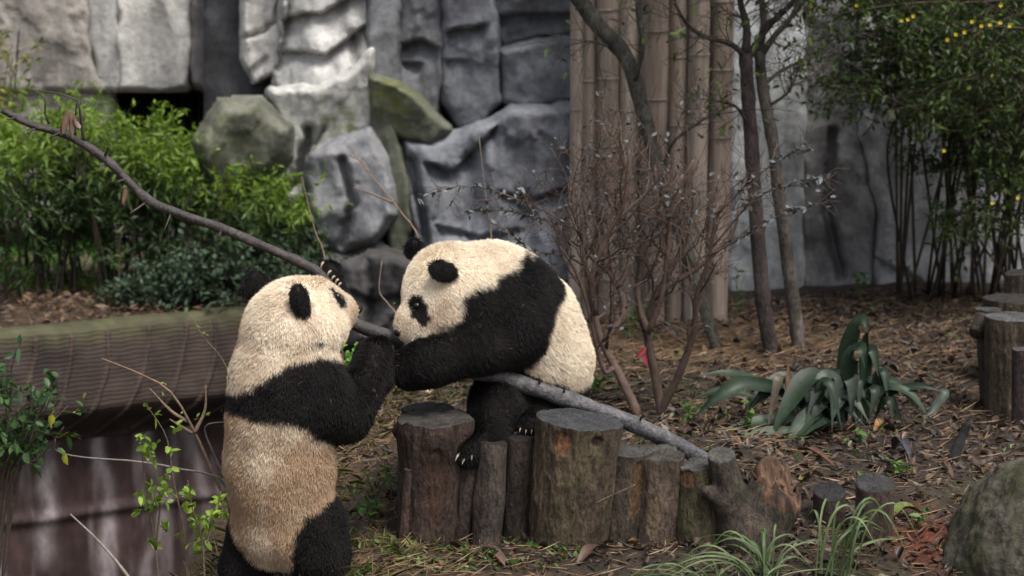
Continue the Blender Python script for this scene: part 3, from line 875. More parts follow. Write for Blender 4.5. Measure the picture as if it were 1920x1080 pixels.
# saw cut on the left limb, splintered break on the right limb
c1 = P(1356, 851, d - 0.01); n1 = unit(np.array([-0.12, -0.32, 0.94]))
F = np.maximum(F, np.where(PT[..., 0] < P(1392, 900, d)[0], (PT - c1) @ n1, -1))
c2 = P(1446, 890, d)
jag = 0.022 * vnoise(PT * np.array([75, 40, 4]), 8) + 0.03 * vnoise(PT * np.array([24, 24, 3]), 9)
n2 = unit(np.array([0.55, -0.35, 0.75]))
F = np.maximum(F, np.where(PT[..., 0] > P(1398, 900, d)[0], (PT - c2) @ n2 + jag, -1))
Vf, Qf = surface_nets(F, lo, h)
cutm = (np.abs((Vf - c1) @ n1) < 0.004) & (Vf[:, 0] < P(1392, 900, d)[0])
torn = ((Vf - c2) @ n2 > -0.032 + 0.012 * vnoise(Vf * 45, 3)) & (Vf[:, 0] > P(1402, 900, d)[0])
nn = 0.5 + 0.5 * fbm(Vf * np.array([30, 30, 8]), 4, 12)
col = mixcol((0.048, 0.038, 0.031), (0.120, 0.090, 0.070), nn)
col = mixcol(col, (0.085, 0.08, 0.05), np.clip(fbm(Vf * 12, 3, 13) * 2, 0, 0.7))
col = np.where(cutm[:, None], mixcol((0.05, 0.045, 0.04), (0.10, 0.095, 0.085), nn), col)
torncol = mixcol((0.035, 0.020, 0.015), (0.18, 0.105, 0.062), np.clip(0.5 + 1.0 * fbm(Vf * np.array([60, 60, 10]), 3, 14), 0, 1))
col = np.where(torn[:, None], torncol, col)
fm = torn[Qf].all(1)
cm = cutm[Qf].all(1)
def submesh(V, Qd, C, name, mat, parent):
    used = np.zeros(len(V), bool); used[Qd.ravel()] = True
    mp = np.cumsum(used) - 1
    return MB().add(V[used], None, mp[Qd], C[used]).build(name, mat, parent)
submesh(Vf, Qf[~fm & ~cm], col, 'bark', M_BARK, fk)
submesh(Vf, Qf[fm & ~cm], col, 'torn_wood', M_WOOD, fk)
submesh(Vf, Qf[cm], col, 'sawn_top', M_CUT, fk)
mb = MB()
for k in range(16):
    x = RNG.uniform(1415, 1492); y = RNG.uniform(885, 950) + (x - 1440) * 0.45
    a = P(x, y, d + RNG.uniform(-0.02, 0.02))
    tube(mb, [a, a + np.array([RNG.normal(0, 0.006), RNG.normal(0, 0.006), RNG.uniform(0.010, 0.03)])], [0.005, 0.0008], 5, mixcol((0.06, 0.03, 0.02), (0.2, 0.12, 0.07), RNG.uniform(0, 1)))
mb.build('splinters', M_WOOD, fk)

# ================================================================== THE BRANCH BOTH CUBS HOLD
BRP = np.array([(5, 207, 5.12, 7.5), (60, 234, 5.11, 8.5), (130, 256, 5.10, 9), (200, 300, 5.09, 10), (245, 345, 5.08, 10), (285, 379, 5.07, 10.5), (340, 402, 5.05, 10), (420, 430, 5.03, 10.5), (490, 460, 5.00, 10.5),
                (560, 491, 4.98, 11), (602, 517, 4.965, 11.5), (640, 575, 4.95, 12), (668, 608, 4.94, 13), (740, 634, 4.94, 13), (800, 662, 4.945, 14), (870, 690, 4.95, 15), (950, 711, 4.955, 15), (1040, 741, 4.965, 15.5), (1120, 769, 4.985, 16), (1200, 801, 5.03, 16), (1280, 840, 5.11, 15.5), (1326, 864, 5.16, 14)])
bp = spline(np.concatenate([P(*BRP[:, :3].T), BRP[:, 3:] * np.interp(np.arange(22), [0, 9, 14], [0.80, 0.85, 1.0])[:, None]], 1), 170)
# the stretch hidden by the head runs straight from paw to mouth
root = thing('branch', 'long bare grey branch held by both cubs and resting on the logs', 'branch', bp[-1, :3])
u = np.arange(170)
rad = bp[:, 3] * mpp(5.0) * (1 + 0.10 * np.exp(-(((u + 4) % 17 - 8) / 1.4) ** 2) + 0.05 * vnoise(np.stack([u * 0.35, u * 0, u * 0], -1), 2))
tc = mixcol((0.070, 0.055, 0.050), (0.16, 0.152, 0.16), sstep(80, 150, u) * 0.9 + 0.08 * vnoise(np.stack([u * 0.9, u * 0, u * 0], -1), 3))
mb = MB(); tube(mb, bp[:, :3], rad, 20, tc, True, 0.10, 4)
M_BRANCH = mat_tinted('branch_bark', 0.5, 110, (0.35, 1.45), 0.005, (1, 1, 1), 0.5)
mb.build('stem', M_BRANCH, root)
for (pts, r) in [([(158, 268), (153, 235), (148, 190)], 3.6), ([(148, 190), (110, 175), (56, 168)], 1.6), ([(92, 232), (84, 212), (84, 185), (60, 170)], 2.4), ([(70, 240), (58, 245), (52, 250)], 3), ([(130, 254), (112, 250), (94, 258)], 3.5),
                 ([(195, 296), (200, 285), (202, 275)], 3), ([(30, 217), (24, 222), (12, 224)], 2.5), ([(280, 375), (262, 388), (244, 400)], 3), ([(322, 396), (316, 412), (308, 432)], 2.4), ([(340, 400), (355, 372), (374, 345)], 1.8),
                 ([(240, 340), (228, 338), (220, 342)], 2.5), ([(200, 302), (190, 312), (186, 322)], 3), ([(140, 255), (142, 215), (143, 190)], 2.2), ([(415, 428), (413, 438), (408, 444)], 2.5), ([(1056, 742), (1058, 732), (1057, 724)], 3), ([(1010, 728), (1012, 716), (1010, 708)], 3.5), ([(1195, 796), (1203, 783), (1207, 776)], 3.2), ([(1125, 772), (1128, 786), (1126, 792)], 5)]:
    mb = MB()
    pts = np.array(pts, float)
    i0 = np.argmin(np.hypot(*(np.stack(Q(bp[:, :3]), 1) - pts[0]).T))
    dd = bp[i0, 1]
    w_ = P(pts[:, 0], pts[:, 1], dd - np.linspace(0, 0.03, len(pts)))
    tube(mb, spline(w_, 7), np.linspace(r, r * 0.45, 7) * mpp(5), 7, (0.075, 0.058, 0.05), True, 0.12, i0)
    mb.build('twig', M_BRANCH, root)
for (x, y, L, wd, dx) in [(126, 206, 44, 14, -8), (138, 214, 36, 12, 12), (134, 204, 46, 11, 3), (120, 226, 26, 12, -10), (143, 226, 24, 10, 16), (130, 220, 34, 12, -2), (236, 348, 42, 12, -6), (232, 365, 26, 10, 2)]:
    mb = MB()
    a = P(x, y, 5.07 - 0.01 * math.sin(x * 3))
    leaves(mb, [a], [[dx / 40, -0.3, -1.0]], [[0.4, -1, 0.2]], L * mpp(5), wd * mpp(5), (0.12, 0.07, 0.042), 0.3 * math.sin(x), 0.8 * math.cos(x + y))
    mb.build('dead_leaf', M_LITTER, root)

# ================================================================== THE TWO CUBS
def mat_fur(name, spec=0.2):
    m, N, Lk, B = new_mat(name)
    Lk.new(_tint(N), B.inputs['Base Color'])
    B.inputs['Roughness'].default_value = 0.6
    B.inputs['Specular IOR Level'].default_value = spec
    return m
M_SKIN, M_FUR = mat_fur('fur_undercoat', 0.1), mat_fur('fur', 0.22)
M_EYE = mat_plain('eye', (0.010, 0.007, 0.006), 0.08, 0.6)
M_NOSE = mat_plain('nose', (0.018, 0.015, 0.015), 0.35, 0.5)
M_CLAW = mat_plain('claw', (0.36, 0.29, 0.22), 0.35, 0.5)

def make_panda(root, prims, black_polys, white_polys, face, short, n_hair, flow, seed, dirt_shade_dir):
    """prims: (kind, a, ra, b, rb, k, black?) -> one continuous body mesh + its coat of fur"""
    lo = np.min([np.minimum(p[1] - np.max(p[2]), (p[3] if p[0] == 'c' else p[1]) - np.max(p[2])) for p in prims], 0) - 0.03
    hi = np.max([np.maximum(p[1] + np.max(p[2]), (p[3] if p[0] == 'c' else p[1]) + np.max(p[2])) for p in prims], 0) + 0.03
    h = 0.0065
    g = [np.arange(lo[k], hi[k], h) for k in range(3)]
    PT = np.stack(np.meshgrid(*g, indexing='ij'), -1).astype(np.float32)
    def dist(p, q):
        return sd_cone(q, p[1], p[2], p[3], p[4]) if p[0] == 'c' else sd_ell(q, p[1], p[2], p[3])
    F = None
    for p in prims:
        dd = dist(p, PT)
        F = dd if F is None else smin(F, dd, p[5])
    F = F + 0.0025 * vnoise(PT * 22, seed) + 0.004 * vnoise(PT * 9, seed + 1)
    V, Qd = surface_nets(F, lo, h)
    def colour(pts, rng):
        n = len(pts)
        q = pts + 0.005 * np.stack([vnoise(pts * 60, seed + k) for k in range(3)], -1) + 0.0022 * rng.normal(size=(n, 3))
        dk = np.full(n, 9.0); dw = np.full(n, 9.0)
        for p in prims:
            dd = dist(p, q)
            if p[6]: dk = np.minimum(dk, dd)
            else: dw = np.minimum(dw, dd)
        blk = sstep(-0.002, 0.006, dw - dk) * (dk < 0.03)
        px, py = Q(q)
        f = q[:, 1]
        for poly, d0, d1, soft in black_polys:
            sdv = poly_sd(px, py, poly)
            blk = np.maximum(blk, sstep(soft, -soft, sdv) * (f > d0) * (f < d1))
        for poly, d0, d1, soft in white_polys:
            sdv = poly_sd(px, py, poly)
            blk = np.minimum(blk, 1 - sstep(soft, -soft, sdv) * (f > d0) * (f < d1))
        dirt_shade = np.clip(0.42 + 0.9 * fbm(q * 7, 3, seed + 60) + 0.35 * fbm(q * 30, 2, seed + 62) + dirt_shade_dir(q), 0, 1)  # brown tone is real dirt plus shading painted into the coat
        wc = mixcol((0.86, 0.755, 0.60), (0.42, 0.29, 0.185), dirt_shade)
        kc = mixcol((0.005, 0.0045, 0.0045), (0.014, 0.011, 0.010), np.clip(0.5 + fbm(q * 20, 2, seed + 70), 0, 1))
        jit = (1 + 0.10 * rng.normal(size=(n, 1)))
        return mixcol(wc, kc, blk) * np.clip(jit, 0.6, 1.4), blk
    rng = np.random.default_rng(seed)
    cV, bV = colour(V, rng)
    body = MB().add(V, None, Qd, cV * 0.9).build('body', M_SKIN, root)
    # coat
    a, b, c, d = (V[Qd[:, k]] for k in range(4))
    nrm = np.cross(c - a, d - b)
    area = np.linalg.norm(nrm, axis=1)
    pick = rng.choice(len(Qd), n_hair, p=area / area.sum())
    u, w_ = rng.random((2, n_hair, 1))
    pts = (a[pick] * (1 - u) + b[pick] * u) * (1 - w_) + (d[pick] * (1 - u) + c[pick] * u) * w_
    N_ = unit(nrm)[pick]
    vn = np.zeros_like(V)
    for k in range(4): np.add.at(vn, Qd[:, k], nrm)
    vn = unit(vn)
    N_ = unit((vn[Qd[pick, 0]] * (1 - u) + vn[Qd[pick, 1]] * u) * (1 - w_) + (vn[Qd[pick, 3]] * (1 - u) + vn[Qd[pick, 2]] * u) * w_)
    col, blk = colour(pts, rng)
    ln = np.full(n_hair, 0.0135)
    for (cen, rad, l) in short:
        wgt = np.exp(-(np.linalg.norm(pts - cen, axis=1) / rad) ** 2)
        ln = ln * (1 - wgt) + l * wgt
    ln = ln * rng.uniform(0.45, 1.2, n_hair)
    fl = flow(pts)
    fl = fl - N_ * np.sum(fl * N_, 1, keepdims=True)
    clump = np.stack([vnoise(pts * 120, seed + 80 + k) for k in range(3)], -1) * 0.2 + np.stack([vnoise(pts * 24, seed + 84 + k) for k in range(3)], -1) * 0.28
    d0 = unit(N_ * 0.72 + fl * 0.62 + clump * 0.6 + rng.normal(size=pts.shape) * 0.17)
    d1 = unit(d0 * 0.7 + fl * 0.8 + clump * 0.7 + rng.normal(size=pts.shape) * 0.12 + np.array([0, 0, -0.12]))
    L = ln[:, None]
    p0 = pts - N_ * 0.002
    p1 = p0 + d0 * L * 0.4; p2 = p1 + (d0 + d1) * 0.5 * L * 0.35; p3 = p2 + d1 * L * 0.3
    co = np.stack([p0, p1, p2, p3], 1) - origin(root)
    hc = bpy.data.hair_curves.new('fur')
    hc.add_curves([4] * n_hair)
    hc.attributes['position'].data.foreach_set('vector', co.astype(np.float32).ravel())
    ra = hc.attributes.get('radius') or hc.attributes.new('radius', 'FLOAT', 'POINT')
    rr = np.tile(np.array([0.0006, 0.0005, 0.0004, 0.00012]), n_hair)
    ra.data.foreach_set('value', rr.astype(np.float32))
    at = hc.attributes.new('tint', 'FLOAT_COLOR', 'CURVE')
    tipc = np.clip(col, 0, 0.95)
    at.data.foreach_set('color', np.concatenate([tipc, np.ones((n_hair, 1))], 1).astype(np.float32).ravel())
    hc.materials.append(M_FUR)
    fo = bpy.data.objects.new('fur', hc)
    COL.objects.link(fo)
    fo.parent = root
    # bits of straw and bark caught in the coat
    mb = MB()
    for k in rng.choice(n_hair, 80):
        t = unit(np.cross(N_[k], rng.normal(size=3)))
        p = pts[k] + N_[k] * 0.013
        l = rng.uniform(0.002, 0.008)
        tube(mb, [p - t * l, p + N_[k] * 0.001, p + t * l], [0.0005, 0.0007, 0.0004], 4, (0.13, 0.085, 0.05) if blk[k] > 0.5 else (0.10, 0.06, 0.035))
    mb.build('straw_bits', M_WOOD, root, kind='stuff')
    return body

def ball(name, mat, parent, c, r, R=None, n=14):
    th = np.linspace(0, math.pi, n); ph = np.arange(n * 2) * math.pi / n
    TH, PH = np.meshgrid(th, ph, indexing='ij')
    q = np.stack([np.sin(TH) * np.cos(PH), np.sin(TH) * np.sin(PH), np.cos(TH)], -1) * np.asarray(r, float)
    if R is not None: q = q @ np.asarray(R, float)
    I = np.arange(q.shape[0] * q.shape[1]).reshape(q.shape[:2]); J = np.roll(I, -1, 1)
    f4 = np.stack([I[:-1], I[1:], J[1:], J[:-1]], -1).reshape(-1, 4)
    return MB().add(q + np.asarray(c), None, f4).build(name, mat, parent)

def claw(parent, a, b, r=0.0028, bow=(0, -0.004, 0.004)):
    mb = MB()
    a, b = np.asarray(a, float), np.asarray(b, float)
    tube(mb, spline([a, (a + b) / 2 + np.array(bow), b], 8), np.array([1, 1, 0.95, 0.9, 0.75, 0.6, 0.4, 0.12]) * r, 8)
    mb.build('claw', M_CLAW, parent)

def frame_rot(x, y, z):
    return np.stack([unit(x), unit(y), unit(z)])      # rows: the ellipsoid's own axes

# ---- standing cub, seen from behind
D = 4.75
s = mpp(D)
def C(x, y, o=0.0): return P(x, y, D + o)
rs = lambda v: (v - 4) * s                      # body radius: outline less the coat
cubL = thing('panda_cub', 'panda cub standing upright with its back turned, biting and gripping the branch', 'panda', (C(545, 1100)[0], D, ground_h(C(545, 1100)[0], D)))
fL = unit(np.array([0.77, 0.60, 0.10])); rL = unit(np.array([0.62, -0.78, -0.03])); uL = np.cross(rL, fL)
prL = [
 ('c', C(530, 975), rs(92), C(524, 870), rs(97), 0.05, 0), ('c', C(524, 870), rs(97), C(530, 770), rs(99), 0.05, 0), ('c', C(530, 770), rs(99), C(538, 710), rs(100), 0.05, 0),
 ('c', C(535, 700), rs(100), C(540, 640), rs(88), 0.04, 0),
 ('e', C(553, 600, 0.01), np.array([88, 82, 84]) * s - 4 * s, frame_rot(fL, rL, uL), 0, 0.04, 0),
 ('c', C(588, 612, 0.01), rs(58), C(614, 614, 0.04), rs(40), 0.025, 0),
 ('c', C(600, 588, 0.05), rs(52), C(636, 586, 0.085), rs(34), 0.018, 0), ('c', C(636, 586, 0.085), rs(34), C(654, 583, 0.105), rs(24), 0.012, 0),
 ('c', C(596, 562, 0.04), rs(46), C(640, 574, 0.085), rs(27), 0.018, 0),
 ('c', C(622, 612, 0.06), rs(32), C(648, 603, 0.10), rs(19), 0.015, 0),
 # ears
 ('e', C(562, 563, -0.088), np.array([13, 31, 18]) * s, frame_rot((0.35, -0.9, 0.1), (0.28, 0.1, -0.95), (0.9, 0.35, 0.25)), 0, 0.010, 1),
 ('e', C(482, 536, 0.05), np.array([13, 27, 26]) * s, frame_rot((0.3, -0.95, 0.1), (0.9, 0.3, 0), (0, 0.1, 1)), 0, 0.010, 1),
 # near arm, reaching up to the branch
 ('c', C(545, 745, -0.02), rs(66), C(590, 755, -0.03), rs(68), 0.03, 1), ('c', C(590, 755, -0.03), rs(68), C(642, 776, 0.02), rs(55), 0.025, 1), ('c', C(642, 776, 0.02), rs(55), C(695, 705, 0.10), rs(43), 0.02, 1), ('c', C(695, 705, 0.10), rs(43), C(702, 668, 0.14), rs(39), 0.010, 1),
 ('c', C(702, 668, 0.14), rs(38), C(711, 656, 0.160), rs(28), 0.010, 1),
 # far arm, hooked over the branch
 ('c', C(545, 720, 0.10), rs(54), C(585, 640, 0.21), rs(44), 0.02, 1), ('c', C(585, 640, 0.21), rs(42), C(614, 545, 0.26), rs(36), 0.015, 1), ('c', C(614, 545, 0.26), rs(36), C(616, 517, 0.245), rs(31), 0.012, 1),
 # hind legs
 ('c', C(582, 985, -0.01), rs(72), C(601, 1040, -0.03), rs(57), 0.03, 1), ('c', C(601, 1040, -0.03), rs(57), C(606, 1120, -0.02), rs(46), 0.02, 1), ('c', C(606, 1128, -0.02), rs(44), C(626, 1158, 0.0), rs(36), 0.02, 1),
 ('c', C(484, 1005, 0.02), rs(62), C(462, 1065, 0.02), rs(48), 0.03, 1), ('c', C(462, 1065, 0.02), rs(48), C(458, 1130, 0.03), rs(44), 0.02, 1), ('c', C(458, 1134, 0.03), rs(42), C(476, 1160, 0.06), rs(35), 0.02, 1),
]
bpL = [([(400, 733), (450, 737), (482, 724), (500, 708), (540, 686), (600, 668), (640, 676), (668, 640), (690, 610), (745, 610), (745, 700), (700, 800), (626, 832), (590, 806), (540, 796), (480, 790), (445, 776), (400, 762)], 0, 9, 5),
       ([(556, 1300), (548, 1060), (552, 1010), (574, 970), (618, 940), (670, 945), (680, 1300)], 0, 9, 7), ([(400, 1008), (442, 1018), (470, 1050), (500, 1085), (515, 1300), (400, 1300)], 0, 9, 7),
       ([(615, 538), (626, 540), (641, 554), (652, 570), (650, 582), (637, 574), (622, 560)], 4.70, 9, 2), ([(584, 645), (604, 637), (613, 643), (600, 648)], 0, 4.8, 5)]  # last outline paints shade into the neck fold below the cheek
wpL = [([(552, 570), (572, 556), (640, 566), (640, 620), (600, 620)], 9, 9, 3)]
dirL = lambda q: np.clip((0.74 - q[:, 2]) * 1.1, -0.45, 0.60) - 0.20 * sstep(0.54, 0.66, q[:, 2])  # coat browner low, whiter on the head: dirt plus painted shade
flL = lambda p: unit(np.array([-0.15, -0.1, -1.0]) + 0.0 * p) * np.ones((len(p), 1))
make_panda(cubL, prL, bpL, [], None, [(C(640, 590, 0.09), 0.08, 0.0038), (C(590, 590, 0.0), 0.09, 0.008), (C(562, 563, -0.09), 0.05, 0.009), (C(482, 536, 0.05), 0.04, 0.012), (C(705, 660, 0.14), 0.05, 0.009), (C(616, 515, 0.25), 0.05, 0.008)], 170000, flL, 11, dirL)
ball('eye', M_EYE, cubL, C(633, 556, 0.028), 0.0085)
ball('nose', M_NOSE, cubL, C(667, 578, 0.120), np.array([14, 15, 12]) * s)
for (x, y, x2, y2) in [(601, 506, 606, 492), (613, 520, 620, 508), (621, 528, 627, 518), (628, 534, 634, 524), (634, 540, 639, 531)]:
    claw(cubL, C(x2, y2, 0.200), C(x, y, 0.192), 0.0032)
for (x, y) in [(640, 1166), (628, 1172), (614, 1174), (492, 1166), (478, 1172)]:
    a = C(x, y, 0.03 if x > 550 else 0.09); claw(cubL, a, a + np.array([0.014, 0.012, -0.010]))

# ---- perched cub, on the logs
D = 5.15
s = mpp(D)
footz = P(880, 860, 4.85)
cubR = thing('panda_cub', 'panda cub perched hunched on the logs, facing the other cub and leaning over the branch', 'panda', P(985, 815, 4.95))
fR = unit(np.array([-0.86, -0.34, -0.36])); lR = unit(np.array([0.36, -0.92, -0.03])); uR = np.cross(fR, lR)
if uR[2] < 0: uR = -uR
prR = [
 ('c', C(1006, 668), rs(103), C(968, 612, -0.02), rs(112), 0.05, 0), ('c', C(968, 612, -0.02), rs(112), C(925, 570, -0.05), rs(110), 0.05, 0), ('c', C(1000, 690, 0.0), rs(98), C(985, 705, -0.02), rs(85), 0.05, 0),
 ('c', C(920, 566, -0.06), rs(106), C(860, 556, -0.13), rs(98), 0.05, 0),
 ('e', C(842, 552, -0.17), np.array([88, 90, 88]) * s - 5 * s, frame_rot(fR, lR, uR), 0, 0.035, 0),
 ('c', C(822, 590, -0.21), rs(56), C(800, 606, -0.22), rs(44), 0.03, 0),
 ('c', C(812, 558, -0.20), rs(54), C(784, 596, -0.23), rs(37), 0.02, 0), ('c', C(808, 592, -0.215), rs(52), C(782, 605, -0.235), rs(37), 0.02, 0), ('c', C(782, 605, -0.235), rs(37), C(767, 618, -0.24), rs(26), 0.015, 0),
 ('e', C(831, 508, -0.285), np.array([11, 30, 18]) * s, frame_rot((0.25, -0.95, 0.15), (0.95, 0.25, -0.22), (0.2, 0.15, 0.95)), 0, 0.008, 1),
 ('e', C(776, 468, -0.10), np.array([11, 19, 19]) * s, frame_rot((0.3, -0.95, 0.1), (0.9, 0.3, 0), (0, 0.1, 1)), 0, 0.008, 1),
 # near arm over the branch
 ('c', C(978, 556, -0.07), rs(72), C(945, 615, -0.15), rs(76), 0.03, 1), ('c', C(945, 615, -0.15), rs(74), C(900, 652, -0.23), rs(50), 0.02, 1), ('c', C(900, 652, -0.23), rs(50), C(800, 676, -0.265), rs(47), 0.015, 1), ('c', C(800, 676, -0.265), rs(47), C(768, 690, -0.26), rs(40), 0.012, 1),
 # far arm
 ('c', C(925, 600, 0.04), rs(60), C(860, 650, -0.06), rs(44), 0.02, 1), ('c', C(860, 650, -0.06), rs(44), C(790, 668, -0.12), rs(36), 0.012, 1),
 # near hind leg hanging to the stake, far hind leg on the post
 ('c', C(985, 712, -0.06), rs(60), C(932, 756, -0.18), rs(52), 0.025, 1), ('c', C(932, 756, -0.18), rs(52), C(912, 826, -0.26), rs(42), 0.02, 1), ('c', C(910, 832, -0.27), rs(38), C(880, 850, -0.315), rs(28), 0.02, 1),
 ('c', C(1040, 722, -0.02), rs(56), C(1012, 770, -0.12), rs(44), 0.025, 1), ('c', C(1012, 770, -0.12), rs(44), C(992, 796, -0.23), rs(27), 0.02, 1),
]
bpR = [([(985, 470), (1006, 494), (1028, 532), (1024, 590), (1006, 632), (970, 672), (930, 690), (860, 700), (775, 730), (725, 710), (730, 660), (800, 622), (846, 612), (866, 596), (866, 562), (890, 542), (922, 534), (945, 512), (968, 505)], 0, 9, 7),
       ([(764, 566), (772, 553), (788, 553), (800, 572), (806, 596), (801, 611), (788, 611), (771, 592)], 0, 5.03, 2.5),
       ([(880, 705), (950, 700), (1000, 712), (1060, 722), (1098, 748), (1090, 800), (880, 800)], 0, 9, 7)]
dirR = lambda q: np.clip((0.46 - q[:, 2]) * 0.9, -0.3, 0.30) - 0.28 * sstep(0.45, 0.60, q[:, 2])  # lower coat browned here too, dirt and painted shade together
flR = lambda p: unit(np.array([0.55, 0.0, -0.75]) * np.ones((len(p), 1)))
make_panda(cubR, prR, bpR, [], None, [(C(770, 605, -0.23), 0.08, 0.0038), (C(810, 570, -0.2), 0.10, 0.007), (C(831, 508, -0.28), 0.04, 0.010), (C(777, 470, -0.13), 0.035, 0.012), (C(775, 688, -0.26), 0.06, 0.009)], 170000, flR, 23, dirR)
ball('eye', M_EYE, cubR, C(782, 573, -0.274), 0.0080)
ball('nose', M_NOSE, cubR, C(749, 622, -0.25), np.array([10, 14, 9]) * s)
for (x, y, x2, y2) in [(873, 858, 866, 872), (862, 850, 853, 866), (886, 850, 884, 864)]:
    claw(cubR, C(x, y, -0.335), C(x2, y2, -0.352), 0.0032)
for (x, y) in [(976, 803), (987, 806), (998, 806)]:
    a = C(x, y, -0.255); claw(cubR, a, a + np.array([-0.003, -0.012, -0.010]), 0.0020)

# ================================================================== PLANTS
def grow(rng, out, start, dirv, length, r, level, kids, wander=0.25, up=0.1, seg=7, spread=0.9, ratio=0.55, kid_from=0.3):
    """a wandering shoot and its side shoots; out collects (points, radii, level)"""
    p = [np.asarray(start, float)]
    d = unit(dirv)
    st = length / seg
    for k in range(seg):
        d = unit(d + rng.normal(0, wander, 3) * 0.5 + np.array([0, 0, up * 0.3]))
        p.append(p[-1] + d * st)
    p = np.array(p)
    out.append((p, np.linspace(r, r * 0.35, seg + 1), level))
    if level < len(kids):
        for q in range(kids[level]):
            t = rng.uniform(kid_from, 1.0) * (seg - 1)
            i = int(t)
            dd = unit(p[i + 1] - p[i])
            sd_ = unit(np.cross(dd, rng.normal(size=3)))
            grow(rng, out, p[i] + (p[i + 1] - p[i]) * (t - i), unit(dd * (1 - spread * 0.45) + sd_ * spread), length * ratio * rng.uniform(0.6, 1.2), r * 0.5 * (1 - 0.4 * t / seg), level + 1, kids, wander, up, max(4, seg - 1), spread, ratio, kid_from)

def tubes(out, mb, col, col2=None, sides=(7, 5, 4, 3), rng=RNG, rmin=0.0006):
    for p, r, l in out:
        c = np.array(col) if col2 is None else mixcol(col, col2, rng.random())
        tube(mb, p, np.maximum(r, rmin), sides[min(l, 3)], c, l < 1, 0.1 if l < 1 else 0, int(rng.integers(1000)))

def leaf_sites(out, rng, per, levels, t0=0.25):
    B, Dv = [], []
    for p, r, l in out:
        if l not in levels: continue
        n = rng.poisson(per)
        if n == 0: continue
        t = rng.uniform(t0, 1.0, n) * (len(p) - 1.001)
        i = t.astype(int)
        a = p[i] + (p[i + 1] - p[i]) * (t - i)[:, None]
        dd = unit(p[i + 1] - p[i])
        B.append(a); Dv.append(unit(dd * 0.7 + rng.normal(size=(n, 3)) * 0.75))
    if not B: return np.zeros((0, 3)), np.zeros((0, 3))
    return np.concatenate(B), np.concatenate(Dv)

def px_path(pts, d0, d1=None, n=14):
    a = np.array(pts, float)
    d1 = d0 if d1 is None else d1
    dd = np.linspace(d0, d1, len(a)) if a.shape[1] == 2 else a[:, 2]
    return spline(P(a[:, 0], a[:, 1], dd), n)

def rooted(p):
    """carry a stem's foot down to just below the soil under it"""
    p = np.array(p)
    z = float(ground_h(p[0, 0], p[0, 1])) - 0.02
    if p[0, 2] > z:
        p = np.vstack([[p[0, 0], p[0, 1], z], p])
    return p

# ---- twiggy shrubs, nearly bare, before the bamboo screen
TW1, TW2 = (0.070, 0.044, 0.036), (0.20, 0.135, 0.105)
def bare_shrub(label, stems, seed, base, kids=(7, 5, 4), ln=0.30, sprays=(), red=False):
    rng = np.random.default_rng(seed)
    root = thing('twiggy_shrub', label, 'shrub', base, 'twiggy shrubs before the bamboo screen')
    out, mains = [], []
    for pts, d0, d1, r0 in stems:
        p = px_path(pts, d0, d1, 16)
        if pts[0][1] > 740: p = rooted(p)
        r = np.linspace(r0, r0 * 0.35, len(p)) * mpp(d0)
        mains.append((p, r, 0))
        for k in range(kids[0]):
            i = int(rng.integers(len(p) // 3, len(p) - 1))
            dd = unit(p[i + 1] - p[i]) * 0.5 + rng.normal(0, 0.55, 3) + np.array([0, 0, 0.55])
            grow(rng, out, p[i], dd, ln * rng.uniform(0.5, 1.15), max(r[i] * 0.45, 0.0018), 1, (0, kids[1], kids[2]), 0.35, 0.25, 7, 0.8, 0.55)
    for pts, d0, d1 in sprays:
        p = px_path(pts, d0, d1, 14)
        mains.append((p, np.linspace(0.0035, 0.0009, len(p)), 1))
        for k in range(7):
            i = int(rng.integers(3, len(p) - 1))
            grow(rng, out, p[i], unit(p[i + 1] - p[i]) + rng.normal(0, 0.45, 3), 0.10, 0.0010, 2, (0, 0, 2), 0.3, 0.0, 5)
    for p, r, l in mains:
        mb = MB(); tube(mb, p, r, 9 if l == 0 else 6, mixcol(TW1, TW2, rng.uniform(0.2, 0.7)), True, 0.18, seed)
        mb.build('stem' if l == 0 else 'side_branch', M_BARKF, root)
    mb = MB(); tubes(out, mb, TW1, TW2, rng=rng, rmin=0.0008)
    mb.build('twigs', M_BARKF, root, kind='stuff')
    B, Dv = leaf_sites(out, rng, 0.35, (2, 3))
    n = len(B)
    mb = MB()
    t = rng.random(n)
    tint = mixcol((0.055, 0.050, 0.045), (0.15, 0.17, 0.18), t)
    leaves(mb, B, Dv, rdir(n, 0.8, rng), rng.uniform(0.014, 0.026, n), rng.uniform(0.008, 0.013, n), tint)
    for pts, d0, d1 in sprays:
        p = px_path(pts, d0, d1, 30)[6:]
        k = np.repeat(np.arange(len(p)), 2)
        m = len(k)
        leaves(mb, p[k], unit(rng.normal(0, 0.5, (m, 3)) + np.array([-0.4, 0, 0.1])), rdir(m, 1.2, rng), rng.uniform(0.016, 0.03, m), rng.uniform(0.009, 0.015, m), mixcol((0.05, 0.055, 0.045), (0.17, 0.19, 0.20), rng.random(m)))
    mb.build('leaves', M_GLOSS, root, kind='stuff')
    if red:
        for (x, y, dx, dz) in [(1212, 650, -0.6, -0.6), (1205, 660, 0.3, -0.9)]:
            mb = MB(); leaves(mb, [P(x, y, 6.16)], [[dx, -0.3, dz]], [[0.2, -1, 0.3]], 0.045, 0.018, (0.22, 0.012, 0.02), 0.1, 0.25)
            mb.build('red_leaf', M_LITTER, root)
    return root
